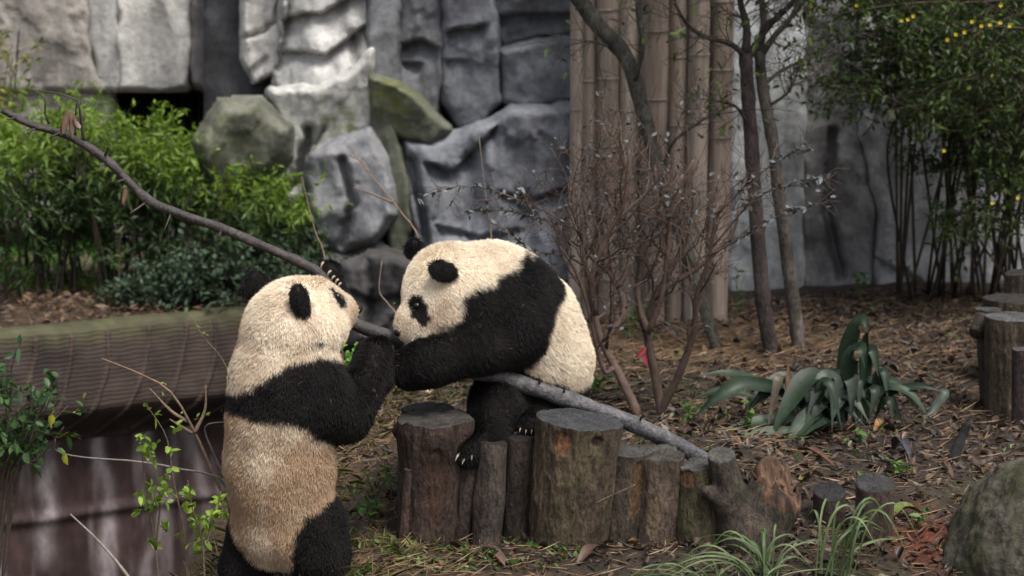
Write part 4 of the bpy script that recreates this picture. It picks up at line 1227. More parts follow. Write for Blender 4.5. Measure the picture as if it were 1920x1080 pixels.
bare_shrub('nearly bare shrub with arching reddish stems and a crimson leaf at its foot', [
    ([(1240, 772), (1226, 690), (1214, 625), (1226, 560), (1262, 500), (1292, 420)], 6.2, 6.3, 10),
    ([(1238, 772), (1272, 705), (1302, 620), (1306, 560), (1330, 480), (1345, 380)], 6.2, 6.05, 8.5),
    ([(1215, 622), (1196, 560), (1206, 480), (1232, 400), (1228, 310)], 6.2, 6.35, 7),
    ([(1226, 560), (1262, 530), (1312, 500), (1372, 440), (1385, 390)], 6.2, 6.15, 6.5),
    ([(1214, 625), (1240, 560), (1252, 470), (1262, 380), (1300, 300)], 6.2, 6.1, 6)], 101, P(1240, 772, 6.2), (8, 5, 4), 0.30,
    sprays=(([(1330, 480), (1400, 440), (1470, 400), (1530, 385)], 6.05, 5.95), ([(1345, 400), (1420, 330), (1480, 290), (1520, 278)], 6.05, 5.95), ([(1330, 470), (1420, 370), (1500, 345), (1545, 330)], 6.1, 6.0)), red=True)
bare_shrub('nearly bare shrub with dark forked stems growing right behind the perched cub', [
    ([(1192, 768), (1160, 700), (1128, 640), (1112, 580), (1100, 520), (1094, 430)], 6.15, 6.2, 10.5),
    ([(1128, 640), (1170, 590), (1160, 540), (1120, 480), (1082, 430), (1070, 350)], 6.17, 6.3, 8),
    ([(1116, 590), (1110, 520), (1140, 440), (1170, 380), (1180, 280)], 6.15, 6.05, 7),
    ([(1160, 540), (1180, 480), (1150, 400), (1120, 320)], 6.2, 6.3, 6),
    ([(1150, 690), (1130, 690), (1098, 560), (1075, 500), (1040, 450)], 6.15, 6.1, 5.5)], 102, P(1192, 768, 6.15), (8, 5, 4), 0.29,
    sprays=(([(1094, 440), (1020, 395), (960, 370), (900, 350), (845, 352), (785, 372)], 6.2, 6.1), ([(1082, 430), (1010, 410), (950, 395), (900, 395), (876, 402)], 6.2, 6.15), ([(1098, 500), (1060, 480), (1000, 470), (960, 440), (930, 420)], 6.2, 6.1), ([(1070, 460), (1040, 420), (1000, 400), (975, 350)], 6.2, 6.1)))

# ---- slender trees
def slim_tree(label, trunk, d0, d1, r0, r1, limbs, seed, tone, leafy=1.2, base=None, sub=(3, 3)):
    rng = np.random.default_rng(seed)
    p = rooted(px_path(trunk, d0, d1, 40))
    root = thing('slim_tree', label, 'tree', p[0] + np.array([0, 0, 0.02]), 'slim trees before the rock wall')
    rr = np.linspace(r0, r1, len(p)) * mpp(d0)
    u = np.arange(len(p))
    rr = rr * (1 + 0.08 * np.exp(-((u % 7 - 3) / 0.8) ** 2))
    mb = MB()
    col = mixcol(np.array(tone) * 0.6, tone, np.clip(0.5 + 0.7 * vnoise(np.stack([u * 0.8, u * 0, u * 0 + seed], -1), 3), 0, 1))
    tube(mb, p, rr, 16, col, True, 0.09, seed)
    mb.build('trunk', M_BARK, root)
    out = []
    for pts, da, db, r in limbs:
        q = px_path(pts, da, db, 16)
        mb = MB(); tube(mb, q, np.linspace(r, r * 0.4, len(q)) * mpp(d0), 9, np.array(tone) * 0.8, True, 0.1, seed)
        mb.build('limb', M_BARK, root)
        for k in range(9):
            i = int(rng.integers(4, len(q) - 1))
            grow(rng, out, q[i], unit(q[i + 1] - q[i]) * 0.6 + rng.normal(0, 0.6, 3) + np.array([0, 0, 0.1]), rng.uniform(0.10, 0.26), 0.0025, 1, (0, *sub), 0.4, 0.1, 6)
    top = px_path(limbs[1 if len(limbs) > 3 else 0][0], d0, d1, 8)[-1]      # the crown goes on above the frame
    for k in range(7):
        e = top + np.array([rng.normal(0.1, 0.45), rng.normal(-0.35, 0.5), rng.uniform(0.5, 1.5)])
        q = spline([top, (top + e) / 2 + rng.normal(0, 0.08, 3) + np.array([0, 0, 0.1]), e], 12)
        mb = MB(); tube(mb, q, np.linspace(0.014, 0.004, 12), 8, np.array(tone) * 0.8, True, 0.1, seed + k)
        mb.build('limb', M_BARK, root)
        for j in range(14):
            grow(rng, out, q[int(rng.integers(3, 12))], rng.normal(0, 0.8, 3) + np.array([0, 0, 0.1]), rng.uniform(0.2, 0.45), 0.003, 1, (0, 5), 0.4, 0.0, 6)
    mb = MB(); tubes(out, mb, np.array(tone) * 0.5, np.array(tone) * 0.9, rng=rng, rmin=0.0008)
    mb.build('twigs', M_BARKF, root, kind='stuff')
    B, Dv = leaf_sites(out, rng, leafy, (2, 3))
    hiB, hiD = leaf_sites([o for o in out if o[0][0, 2] > 1.35], rng, 7.0, (1, 2), 0.2)
    B = np.vstack([B, hiB]); Dv = np.vstack([Dv, hiD])
    n = len(B)
    mb = MB()
    leaves(mb, B, Dv, rdir(n, 0.7, rng), rng.uniform(0.022, 0.045, n), rng.uniform(0.009, 0.017, n), mixcol((0.035, 0.075, 0.016), (0.13, 0.21, 0.035), rng.random(n) ** 1.5))
    mb.build('crown', M_LEAF, root, kind='stuff')
    return root
slim_tree('slim dark tree trunk rising from the litter, forking near its top', [(1447, 662), (1432, 570), (1420, 430), (1410, 290), (1402, 170), (1398, 100)], 7.15, 7.15, 15, 12,
    [([(1400, 110), (1370, 82), (1320, 68), (1285, 40), (1265, 5)], 7.15, 7.0, 6), ([(1398, 100), (1400, 50), (1388, 0), (1380, -80)], 7.15, 7.2, 9), ([(1402, 110), (1440, 50), (1490, 0), (1530, -70)], 7.15, 7.3, 8), ([(1408, 240), (1380, 200), (1350, 190)], 7.15, 7.05, 4)], 201, (0.095, 0.072, 0.068), 0.30)
slim_tree('slim pale grey tree trunk leaning beside the dark trunk', [(1500, 664), (1484, 540), (1464, 390), (1448, 260), (1430, 165), (1424, 95)], 7.2, 7.2, 13, 10,
    [([(1424, 95), (1432, 40), (1425, -20), (1420, -90)], 7.2, 7.25, 8), ([(1424, 110), (1450, 70), (1485, 30), (1510, -40)], 7.2, 7.1, 7), ([(1430, 160), (1470, 130), (1530, 105), (1570, 90)], 7.2, 7.3, 4), ([(1440, 200), (1480, 170), (1500, 120)], 7.2, 7.1, 3.5)], 202, (0.19, 0.16, 0.135), 0.35)
slim_tree('slanting lichened tree leaning across the front of the bamboo poles', [(1348, 666), (1318, 570), (1290, 480), (1262, 400), (1232, 310), (1205, 210), (1175, 110), (1120, 45), (1075, -20)], 7.25, 7.5, 11, 16,
    [([(1190, 150), (1205, 90), (1195, 30), (1190, -60)], 7.4, 7.3, 5), ([(1165, 95), (1120, 80), (1085, 75)], 7.45, 7.4, 3.5), ([(1240, 330), (1260, 270), (1310, 230), (1375, 195)], 7.4, 7.2, 4)], 203, (0.15, 0.14, 0.115), 0.16)

# ---- large flowering shrub at the right
rng = np.random.default_rng(301)
sh = thing('flowering_shrub', 'large dark green shrub with arching stems and small yellow flowers before the rock wall', 'shrub', G(1800, 560))
out = []
bases = [G(x, y) for x, y in [(1700, 556), (1755, 558), (1785, 558), (1840, 562), (1870, 560), (1905, 560), (1950, 562), (2000, 570), (2060, 575), (2120, 590)]]
stems_mb = []
for k in range(62):
    b = bases[k % 10] + np.array([rng.normal(0, 0.03), rng.normal(0, 0.04), -0.02])
    if k < 40:
        tx = rng.uniform(1500, 2020); ty = rng.uniform(-60, 220) if tx < 1760 or rng.random() < 0.6 else rng.uniform(150, 430)
        if tx < 1620: ty = min(ty, 130)
    else:
        tx = rng.uniform(1520, 2500); ty = rng.uniform(-520, -20)
    td = np.clip(b[1] + rng.normal(-0.25, 0.35), 6.9, 8.5)
    e = P(tx, ty, td)
    m = np.array([b[0] * 0.75 + e[0] * 0.25 + rng.normal(0, 0.06), b[1] * 0.7 + e[1] * 0.3, b[2] + (e[2] - b[2]) * rng.uniform(0.7, 1.0)])
    m2 = np.array([b[0] * 0.4 + e[0] * 0.6, (b[1] + e[1]) / 2, max(e[2], m[2]) + rng.uniform(0.0, 0.12)])
    p = spline([b, m, m2, e], 18)
    mb = MB(); tube(mb, p, np.linspace(0.0065, 0.002, 18), 7, mixcol((0.035, 0.026, 0.02), (0.09, 0.065, 0.045), rng.random()), True, 0.1, k)
    mb.build('stem', M_BARKF, sh)
    for q in range(18):
        i = int(rng.integers(4 if q % 2 == 0 else 10, 17))
        grow(rng, out, p[i], unit(p[i + 1] - p[i]) * 0.6 + rng.normal(0, 0.55, 3) + np.array([0, 0, -0.1]), rng.uniform(0.15, 0.32), 0.0018, 1, (0, 4), 0.3, -0.05, 6, 0.8, 0.6)
mb = MB(); tubes(out, mb, (0.030, 0.022, 0.017), (0.085, 0.06, 0.04), rng=rng, rmin=0.0009)
mb.build('twigs', M_BARKF, sh, kind='stuff')
B, Dv = leaf_sites(out, rng, 6.0, (1, 2), 0.1)
n = len(B)
mb = MB()
leaves(mb, B, Dv, rdir(n, 0.6, rng), rng.uniform(0.022, 0.042, n), rng.uniform(0.009, 0.016, n), mixcol((0.024, 0.050, 0.015), (0.12, 0.19, 0.035), rng.random(n) ** 2.0), simple=True)
mb.build('crown', M_LEAF, sh, kind='stuff')
spots = [(1776, 74), (1792, 64), (1808, 60), (1822, 40), (1840, 48), (1856, 46), (1875, 42), (1893, 48), (1876, 10), (1712, 30), (1702, 36), (1690, 38), (1770, 282), (1858, 140), (1908, 370), (1860, 380), (1520, 12), (1606, 10)]
for x, y in spots:
    mb = MB()
    c = P(x, y, 7.05 if x > 1760 and y < 90 else 7.35)
    m = 5
    a = np.arange(m) * 2 * math.pi / m + rng.random()
    dv = np.stack([np.cos(a), -0.5 + 0 * a, np.sin(a)], -1)
    leaves(mb, np.repeat(c[None], m, 0), dv, np.tile([0, -1.0, 0.3], (m, 1)), 0.010, 0.007, (0.75, 0.58, 0.03), 0.1, 0.1, True)
    mb.build('flower', M_LEAF, sh)
mb = MB(); p = px_path([(1940, 55), (1880, 50), (1830, 52), (1775, 78)], 7.1, 7.08, 14)
tube(mb, p, np.linspace(0.003, 0.001, 14), 6, (0.08, 0.06, 0.04)); mb.build('side_branch', M_BARKF, sh)

# ---- bamboo-like hedge plants in the planting bed
hedge_spots = [(-50, 8.9, 230), (-8, 9.2, 210), (30, 8.95, 235), (62, 9.3, 205), (98, 9.0, 205), (130, 9.25, 185), (168, 8.95, 215), (205, 9.2, 235), (240, 9.0, 240), (272, 9.3, 238), (305, 9.0, 245), (338, 9.2, 255), (372, 9.0, 280), (405, 9.25, 295), (440, 9.0, 315), (476, 9.2, 340), (512, 9.05, 375)]
for k, (x, d, ytop) in enumerate(hedge_spots):
    rng = np.random.default_rng(400 + k)
    c = P(x, 300, d); c[2] = bed_z(c[0], d)
    root = thing('hedge_plant', 'bright green feathery plant with bare dark canes in the hedge behind the ditch wall', 'plant', c, 'feathery hedge plants behind the ditch wall')
    ht = P(x, ytop, d)[2] - c[2]
    out, canes = [], []
    for j in range(5):
        b = c + np.array([rng.normal(0, 0.05), rng.normal(0, 0.06), -0.03])
        hh = ht * rng.uniform(0.72, 1.0)
        e = b + np.array([rng.normal(0, 0.09), rng.normal(0, 0.09), hh])
        p = spline([b, (b * 0.6 + e * 0.4) + rng.normal(0, 0.01, 3), e], 12)
        mb = MB(); tube(mb, p, np.linspace(0.0085, 0.003, 12), 6, mixcol((0.028, 0.022, 0.016), (0.07, 0.06, 0.035), rng.random()))
        mb.build('cane', M_BARKF, root)
        for q in range(12):
            i = int(rng.integers(7, 12)) if q else 4
            i = min(i, 11)
            grow(rng, out, p[i], unit(rng.normal(0, 1, 3) * np.array([1, 1, 0.4]) + np.array([0, 0, 0.45])), rng.uniform(0.10, 0.22) * (0.7 + 0.5 * i / 11), 0.0012, 1, (0, 2), 0.3, 0.05, 5, 0.9, 0.6)
    B, Dv = leaf_sites(out, rng, 7.5, (1, 2), 0.2)
    n = len(B)
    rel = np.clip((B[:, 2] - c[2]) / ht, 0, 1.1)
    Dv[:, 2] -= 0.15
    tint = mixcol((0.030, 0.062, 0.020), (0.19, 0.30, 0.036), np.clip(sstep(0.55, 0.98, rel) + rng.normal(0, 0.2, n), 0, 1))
    mb = MB(); tubes(out, mb, (0.05, 0.06, 0.025), rng=rng)
    mb.build('twigs', M_BARKF, root, kind='stuff')
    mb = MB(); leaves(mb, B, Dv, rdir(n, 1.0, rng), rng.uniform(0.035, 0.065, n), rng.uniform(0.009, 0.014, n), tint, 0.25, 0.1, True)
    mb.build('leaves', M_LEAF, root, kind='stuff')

for k, (x, d, ytop, wd) in enumerate([(330, 8.72, 470, 0.16), (400, 8.78, 430, 0.19), (468, 8.80, 400, 0.20), (540, 8.92, 420, 0.18), (250, 8.7, 500, 0.13)]):
    rng = np.random.default_rng(450 + k)
    c = P(x, 300, d); c[2] = bed_z(c[0], d)
    root = thing('low_shrub', 'low dull green broad leaved shrub at the foot of the feathery hedge', 'shrub', c, 'low shrubs along the ditch wall')
    ht = P(x, ytop, d)[2] - c[2]
    out = []
    for j in range(16):
        grow(rng, out, c + np.array([rng.normal(0, 0.03), rng.normal(0, 0.03), -0.03]), np.array([rng.normal(0, wd * 2.2), rng.normal(0, 0.4), 1.0]), ht * rng.uniform(0.7, 1.1), 0.004, 1, (0, 5, 3), 0.3, 0.05, 7, 0.9, 0.5)
    mb = MB(); tubes(out, mb, (0.035, 0.028, 0.02), rng=rng); mb.build('twigs', M_BARKF, root, kind='stuff')
    B, Dv = leaf_sites(out, rng, 3.2, (1, 2, 3), 0.2)
    n = len(B); mb = MB()
    leaves(mb, B, Dv, rdir(n, 1.0, rng), rng.uniform(0.025, 0.045, n), rng.uniform(0.013, 0.02, n), mixcol((0.026, 0.052, 0.032), (0.085, 0.13, 0.07), rng.random(n)), 0.15, 0.1, True)
    mb.build('leaves', M_DULL, root, kind='stuff')

# yellow flowered plant on the ledge above, at the very left
rng = np.random.default_rng(480)
c = P(-25, 320, 9.6); c[2] = bed_z(c[0], 9.6)
root = thing('yellow_plant', 'tall loose plant with yellow tufted tops against the brown rock panel', 'plant', c)
out = []
for j in range(9):
    e = P(rng.uniform(-60, 40), rng.uniform(50, 160), 9.6)
    p = spline([c, (c + e) / 2 + rng.normal(0, 0.03, 3), e], 10)
    out.append((p, np.linspace(0.006, 0.002, 10), 1))
    for q in range(8): grow(rng, out, p[int(rng.integers(4, 9))], rng.normal(0, 0.6, 3) + np.array([0, 0, 0.5]), 0.14, 0.0015, 2, (0, 0, 2), 0.3, 0.0, 5)
mb = MB(); tubes(out, mb, (0.06, 0.06, 0.03), rng=rng); mb.build('stems', M_BARKF, root)
B, Dv = leaf_sites(out, rng, 5, (2, 3), 0.2); n = len(B); mb = MB()
leaves(mb, B, Dv, rdir(n, 1, rng), rng.uniform(0.03, 0.05, n), 0.012, mixcol((0.10, 0.14, 0.03), (0.42, 0.36, 0.05), (rng.random(n) < 0.35) * 1.0), 0.15, 0.1, True)
mb.build('leaves', M_LEAF, root, kind='stuff')

# bright grass on the bed
rng = np.random.default_rng(490)
n = 9000
gxp = rng.uniform(-3.6, -0.4, n); gyp = rng.uniform(9.0, 11.5, n)
dens = np.exp(-((gxp + 2.55) / 0.55) ** 2) + 0.25 * (fbm(np.stack([gxp * 2, gyp * 2, gxp * 0], -1), 2, 5) > 0.15)
kp = rng.random(n) < dens
gxp, gyp = gxp[kp], gyp[kp]; n = len(gxp)
mb = MB()
leaves(mb, np.stack([gxp, gyp, bed_z(gxp, gyp) - 0.01], -1), rdir(n, 1.6, rng), rdir(n, 0, rng), rng.uniform(0.05, 0.12, n), rng.uniform(0.007, 0.012, n), mixcol((0.05, 0.14, 0.02), (0.12, 0.30, 0.03), rng.random(n)), 0.2, 0.1, True)
tag(mb.build('bed_grass', M_LEAF), 'bright green grass growing behind the hedge canes', 'grass', kind='stuff')

# ---- strap-leaved plant on the slope
def ribbon(pts, width, n=14, fold=0.25, twist=0.0, tip=True, tint=(0.03, 0.06, 0.035), nrm=(0, -0.6, 0.8), base_w=0.25):
    c = spline(pts, n)
    t = unit(np.gradient(c, axis=0))
    nn = np.array(nrm, float)
    side = unit(np.cross(t, nn)); up = np.cross(side, t)
    u = np.linspace(0, 1, n)
    if twist:
        a = twist * u
        side, up = side * np.cos(a)[:, None] + up * np.sin(a)[:, None], up * np.cos(a)[:, None] - side * np.sin(a)[:, None]
    wv = width * (base_w + (1 - base_w) * sstep(0, 0.35, u)) * (1 - sstep(0.6, 1.02, u) * (0.97 if tip else 0.4)) * 0.5
    rip = 1 + 0.10 * np.sin(u * 19)
    v = np.stack([c - side * (wv * rip)[:, None] + up * (fold * wv)[:, None], c - side * (wv * 0.5)[:, None] + up * (fold * wv * 0.25)[:, None], c, c + side * (wv * 0.5)[:, None] + up * (fold * wv * 0.25)[:, None], c + side * (wv / rip)[:, None] + up * (fold * wv)[:, None]], 1)
    I = np.arange(n * 5).reshape(n, 5)
    f4 = np.stack([I[:-1, :-1], I[:-1, 1:], I[1:, 1:], I[1:, :-1]], -1).reshape(-1, 4)
    col = np.array(tint)[None, None] * (0.85 + 0.3 * vnoise(np.stack([u * 9, u * 0, u * 0 + width * 99], -1), 2))[:, None, None] * np.array([1, 1.12, 1.25, 1.12, 1])[None, :, None]
    return v.reshape(-1, 3), f4, np.broadcast_to(col, (n, 5, 3)).reshape(-1, 3)
asp = thing('strap_leaf_plant', 'plant with broad dark green strap leaves sprawling over the leaf litter', 'plant', G(1560, 802))
DG, MG, GG, TAN = (0.022, 0.040, 0.022), (0.034, 0.054, 0.032), (0.058, 0.076, 0.06), (0.33, 0.20, 0.13)
LV = [([(1500, 790, 6.0), (1470, 740, 5.96), (1430, 722, 5.93), (1365, 700, 5.9), (1303, 706, 5.88)], 24, MG), ([(1510, 792, 5.98), (1461, 735, 5.93), (1399, 720, 5.88), (1351, 740, 5.85), (1295, 788, 5.84)], 27, DG), ([(1420, 745, 6.0), (1360, 734, 6.02), (1297, 746, 6.02)], 17, DG),
      ([(1545, 795, 5.98), (1548, 735, 5.93), (1524, 706, 5.9), (1478, 760, 5.84), (1440, 836, 5.8)], 40, MG), ([(1550, 795, 5.95), (1530, 770, 5.88), (1500, 800, 5.84), (1450, 842, 5.8)], 30, MG), ([(1565, 790, 6.02), (1575, 720, 6.0), (1545, 704, 5.98), (1498, 722, 5.96)], 26, MG),
      ([(1580, 790, 6.0), (1577, 724, 6.0), (1588, 656, 5.98), (1606, 610, 5.95), (1622, 602, 5.92), (1628, 625, 5.9)], 27, MG), ([(1618, 785, 6.02), (1620, 700, 6.02), (1622, 640, 6.0), (1634, 612, 5.98)], 13, DG), ([(1585, 790, 5.98), (1589, 715, 5.96), (1598, 665, 5.94), (1614, 654, 5.9), (1622, 690, 5.88)], 30, DG),
      ([(1600, 785, 5.96), (1592, 725, 5.92), (1598, 716, 5.88), (1597, 795, 5.86)], 25, GG), ([(1612, 785, 5.95), (1606, 730, 5.92), (1611, 720, 5.9), (1608, 803, 5.88)], 13, GG), ([(1622, 788, 5.98), (1626, 740, 5.95), (1641, 732, 5.9), (1629, 795, 5.88)], 19, MG), ([(1630, 785, 6.02), (1645, 720, 6.0), (1656, 696, 5.98), (1666, 756, 5.94)], 20, DG),
      ([(1620, 780, 6.04), (1622, 690, 6.04), (1634, 655, 6.02), (1652, 722, 5.98)], 22, DG), ([(1575, 790, 5.95), (1556, 745, 5.9), (1562, 735, 5.88), (1560, 812, 5.85)], 17, GG), ([(1560, 795, 5.95), (1550, 765, 5.9), (1535, 765, 5.86), (1516, 800, 5.85)], 22, GG), ([(1500, 790, 5.92), (1470, 720, 5.9), (1458, 716, 5.86), (1436, 822, 5.84)], 17, (0.13, 0.11, 0.08)),
      ([(1505, 790, 5.96), (1482, 745, 5.92), (1478, 706, 5.9), (1477, 675, 5.88)], 13, TAN), ([(1640, 785, 6.0), (1665, 740, 5.98), (1720, 724, 5.95), (1772, 734, 5.93)], 15, DG), ([(1765, 730, 5.94), (1772, 736, 5.92), (1752, 765, 5.9), (1735, 782, 5.88)], 15, GG), ([(1530, 798, 5.94), (1470, 785, 5.88), (1400, 798, 5.84), (1335, 815, 5.8)], 24, MG),
      ([(1520, 795, 5.97), (1481, 720, 5.95), (1437, 735, 5.92), (1405, 770, 5.9)], 25, DG), ([(1520, 802, 5.88), (1440, 812, 5.8), (1370, 824, 5.76), (1300, 830, 5.74)], 24, (0.07, 0.085, 0.055)), ([(1570, 798, 5.92), (1540, 790, 5.86), (1500, 815, 5.82), (1475, 842, 5.8)], 22, MG), ([(1640, 790, 5.95), (1655, 760, 5.9), (1668, 752, 5.88), (1676, 790, 5.86)], 16, DG)]
_r = np.random.default_rng(555)
for k in range(18):
    bx_, dx = _r.uniform(1500, 1625), _r.choice([-1, 1]) * _r.uniform(50, 150)
    up_ = _r.uniform(25, 85); dd = 6.0 + _r.normal(0, 0.06)
    LV.append(([(bx_, 795, dd), (bx_ + dx * 0.25, 790 - up_, dd - 0.02), (bx_ + dx * 0.6, 792 - up_ * 0.95, dd - 0.05), (bx_ + dx, 800 - up_ * 0.2 + _r.uniform(-10, 25), dd - 0.09)], _r.uniform(16, 28), [DG, MG, DG, GG][k % 4]))
for pts, wpx, tint in LV:
    a = np.array(pts, float)
    v, f4, col = ribbon(P(a[:, 0], a[:, 1], a[:, 2]), wpx * mpp(6) * 1.1, 16, 0.3, RNG.normal(0, 0.35), True, tint)
    MB().add(v, None, f4, col).build('leaf', M_GLOSS, asp)

# ---- grassy tufts in front of the logs
def tuft(label, base, n, seed, bias, hmin, hmax, tint0, tint1, wpx=7):
    rng = np.random.default_rng(seed)
    b = G(*base) if base[1] < 1081 else np.array([*P(base[0], base[1], base[2])[:2], 0])
    b[2] = ground_h(b[0], b[1])
    root = thing('grass_tuft', label, 'grass', b, 'arching grass tufts before the logs')
    for k in range(n):
        az = rng.normal(bias, 1.0)
        o = np.array([math.cos(az), math.sin(az) * 0.7, 0])
        hh = rng.uniform(hmin, hmax); rch = rng.uniform(0.08, 0.27)
        p0 = b + np.array([rng.normal(0, 0.022), rng.normal(0, 0.02), -0.01])
        pts = [p0, p0 + o * rch * 0.25 + np.array([0, 0, hh * 0.8]), p0 + o * rch * 0.65 + np.array([0, 0, hh]), p0 + o * rch * 1.1 + np.array([0, 0, hh * rng.uniform(0.35, 0.85)])]
        v, f4, col = ribbon(pts, wpx * mpp(4.6) * rng.uniform(0.7, 1.1), 14, 0.35, rng.normal(0, 0.3), True, mixcol(tint0, tint1, rng.random()), (0, -0.5, 0.85), 0.6)
        MB().add(v, None, f4, col).build('blade', M_LEAF, root)
tuft('large pale green tuft of arching grass before the olive log', (1440, 1105, 4.50), 34, 501, 2.6, 0.04, 0.15, (0.055, 0.095, 0.035), (0.15, 0.20, 0.08), 5)
tuft('tuft of arching grass with long curving blades before the two round posts', (1560, 1090, 4.55), 15, 502, 0.7, 0.08, 0.20, (0.055, 0.095, 0.03), (0.15, 0.20, 0.08), 5.5)
tuft('small low grass tuft before the forked log', (1340, 1110, 4.48), 18, 503, 2.4, 0.03, 0.09, (0.055, 0.095, 0.03), (0.14, 0.19, 0.075), 4.5)

# ---- mossy boulder
c = P(2010, 1120, 4.62); R = np.array([0.31, 0.25, 0.335])
n = 150
th = np.linspace(0.02, math.pi - 0.02, n); ph = np.arange(2 * n) * math.pi / n
TH, PH = np.meshgrid(th, ph, indexing='ij')
q = np.stack([np.sin(TH) * np.cos(PH), np.sin(TH) * np.sin(PH), np.cos(TH)], -1)
rr = 1 + 0.13 * fbm(q * 1.6, 3, 611) + 0.05 * fbm(q * 6, 5, 612) + 0.012 * ridged(q * 16, 3, 615)
qq = np.sign(q) * np.abs(q) ** 0.85
v = c + qq * R * rr[..., None]
I = np.arange(q.shape[0] * q.shape[1]).reshape(q.shape[:2]); J = np.roll(I, -1, 1)
f4 = np.stack([I[:-1], I[1:], J[1:], J[:-1]], -1).reshape(-1, 4)
col = mixcol((0.060, 0.052, 0.040), (0.125, 0.108, 0.084), 0.5 + 0.5 * fbm(q * 5, 4, 613))
col = mixcol(col, (0.050, 0.053, 0.016), np.clip(1.3 * fbm(q * 3.3, 4, 614) - 0.05 + 0.45 * q[..., 2], 0, 0.8))
bo = MB().add(v, None, f4, col.reshape(-1, 3)).build('boulder', mat_tinted('boulder_stone', 0.85, 75, (0.5, 1.4), 0.007, (1, 1, 1), 0.3))
tag(bo, 'rounded mossy boulder beside the red soil', 'boulder')

# ---- loose shrubs and shoots on the ditch bank at the left
rng = np.random.default_rng(700)
b = P(-30, 1190, 4.15); b[2] = ground_h(b[0], b[1])
root = thing('bank_shrub', 'loose shrub with small glossy dark leaves and a few yellow ones on the ditch bank', 'shrub', b)
out = []
for tgt in [(22, 672), (60, 712), (112, 700), (128, 760), (120, 800), (30, 760), (75, 800), (5, 720), (15, 860), (95, 735), (-20, 690), (45, 830)]:
    e = P(tgt[0], tgt[1], 4.15 + rng.normal(0, 0.05)); m = P(rng.uniform(-10, 30), 930, 4.15)
    p = spline([b + rng.normal(0, 0.01, 3), m, (m * 0.4 + e * 0.6) + rng.normal(0, 0.008, 3), e], 16)
    mb = MB(); tube(mb, p, np.linspace(0.004, 0.001, 16), 6, (0.07, 0.05, 0.038)); mb.build('stem', M_BARKF, root)
    for q in range(7): grow(rng, out, p[int(rng.integers(8, 15))], rng.normal(0, 0.6, 3) + np.array([0.1, 0, 0.4]), rng.uniform(0.04, 0.09), 0.0009, 2, (0, 0), 0.3, 0.1, 5)
mb = MB(); tubes(out, mb, (0.08, 0.06, 0.04), rng=rng); mb.build('twigs', M_BARKF, root, kind='stuff')
B, Dv = leaf_sites(out, rng, 5.2, (2,), 0.2); n = len(B); mb = MB()
yel = (Q(B)[0] > 95) & (Q(B)[1] > 735) & (rng.random(n) < 0.5)
leaves(mb, B, Dv, rdir(n, 1.0, rng), rng.uniform(0.018, 0.034, n), rng.uniform(0.011, 0.018, n), np.where(yel[:, None], (0.40, 0.42, 0.05), mixcol((0.022, 0.055, 0.022), (0.06, 0.12, 0.03), rng.random(n))))
mb.build('leaves', M_GLOSS, root, kind='stuff')

def shoots(label, stems, seed, per, leaf_tint, ln, name='leafy_shoot', cat='plant', tone=(0.16, 0.12, 0.085), group=None, r0=0.003, kids=6, t0=0.2, klen=0.035):
    rng = np.random.default_rng(seed)
    first = stems[0]
    p0 = rooted(px_path(first[0], first[1], first[2], 16))
    root = thing(name, label, cat, p0[0] + np.array([0, 0, 0.02]), group)
    out = []
    for k, (pts, d0, d1) in enumerate(stems):
        p = px_path(pts, d0, d1, 16)
        if k == 0: p = rooted(p)
        elif pts[0][1] > 1060: p = rooted(p)
        mb = MB(); tube(mb, p, np.linspace(r0, r0 * 0.3, len(p)), 7, np.array(tone) * rng.uniform(0.8, 1.15), True, 0.15, seed + k); mb.build('stem', M_BARKF, root)
        for q in range(kids if per else 0):
            i = int(rng.integers(int(len(p) * t0), len(p) - 1))
            grow(rng, out, p[i], rng.normal(0, 0.6, 3) + np.array([0, 0, 0.5]), klen * rng.uniform(0.6, 1.3), 0.0008, 2, (0, 0), 0.2, 0.1, 4)
    if per:
        B, Dv = leaf_sites(out, rng, per, (2,), 0.4); n = len(B); mb = MB()
        leaves(mb, B, Dv, rdir(n, 1.0, rng), rng.uniform(0.6, 1.2, n) * ln, rng.uniform(0.45, 0.6, n) * ln, mixcol(leaf_tint[0], leaf_tint[1], rng.random(n)))
        mb.build('leaves', M_LEAF, root, kind='stuff')
    return root
YG = ((0.11, 0.19, 0.03), (0.28, 0.40, 0.06))
shoots('upright twig with yellow green young leaves furthest from the standing cub', [([(300, 1110), (288, 1000), (272, 900), (262, 812)], 4.5, 4.5), ([(292, 1030), (300, 930), (282, 850)], 4.5, 4.45)], 711, 5, YG, 0.026, group='leafy twigs on the ditch bank', kids=12)
shoots('upright twig with yellow green young leaves and a long bare tip', [([(352, 1110), (345, 1000), (325, 900), (312, 820), (275, 760)], 4.55, 4.5)], 712, 4.5, YG, 0.025, group='leafy twigs on the ditch bank', kids=12)
shoots('short leafy twig close to the back of the standing cub', [([(385, 1110), (378, 1010), (360, 950), (352, 900)], 4.52, 4.5), ([(380, 1040), (400, 980), (415, 920)], 4.52, 4.55)], 713, 4.5, YG, 0.026, group='leafy twigs on the ditch bank', kids=11)
shoots('bare forked tan twig arching out from behind the standing cub', [([(450, 1060), (432, 960), (400, 890), (365, 810), (320, 735), (260, 700), (190, 672)], 4.95, 4.85), ([(352, 790), (320, 770), (280, 728)], 4.9, 4.88), ([(365, 812), (384, 770), (386, 722)], 4.9, 4.92), ([(360, 812), (340, 800), (318, 786)], 4.9, 4.88)], 714, 1.2, YG, 0.014, 'bare_twig', 'twig', (0.24, 0.165, 0.115), r0=0.0055, kids=4)
shoots('long thin grey twig trailing low above the ditch', [([(460, 1040), (425, 908), (340, 880), (255, 865), (160, 858), (106, 846), (104, 824)], 4.95, 4.7), ([(425, 905), (400, 850), (385, 800), (430, 790)], 4.95, 4.9)], 715, 0, None, 0, 'bare_twig', 'twig', (0.21, 0.185, 0.17), r0=0.004)
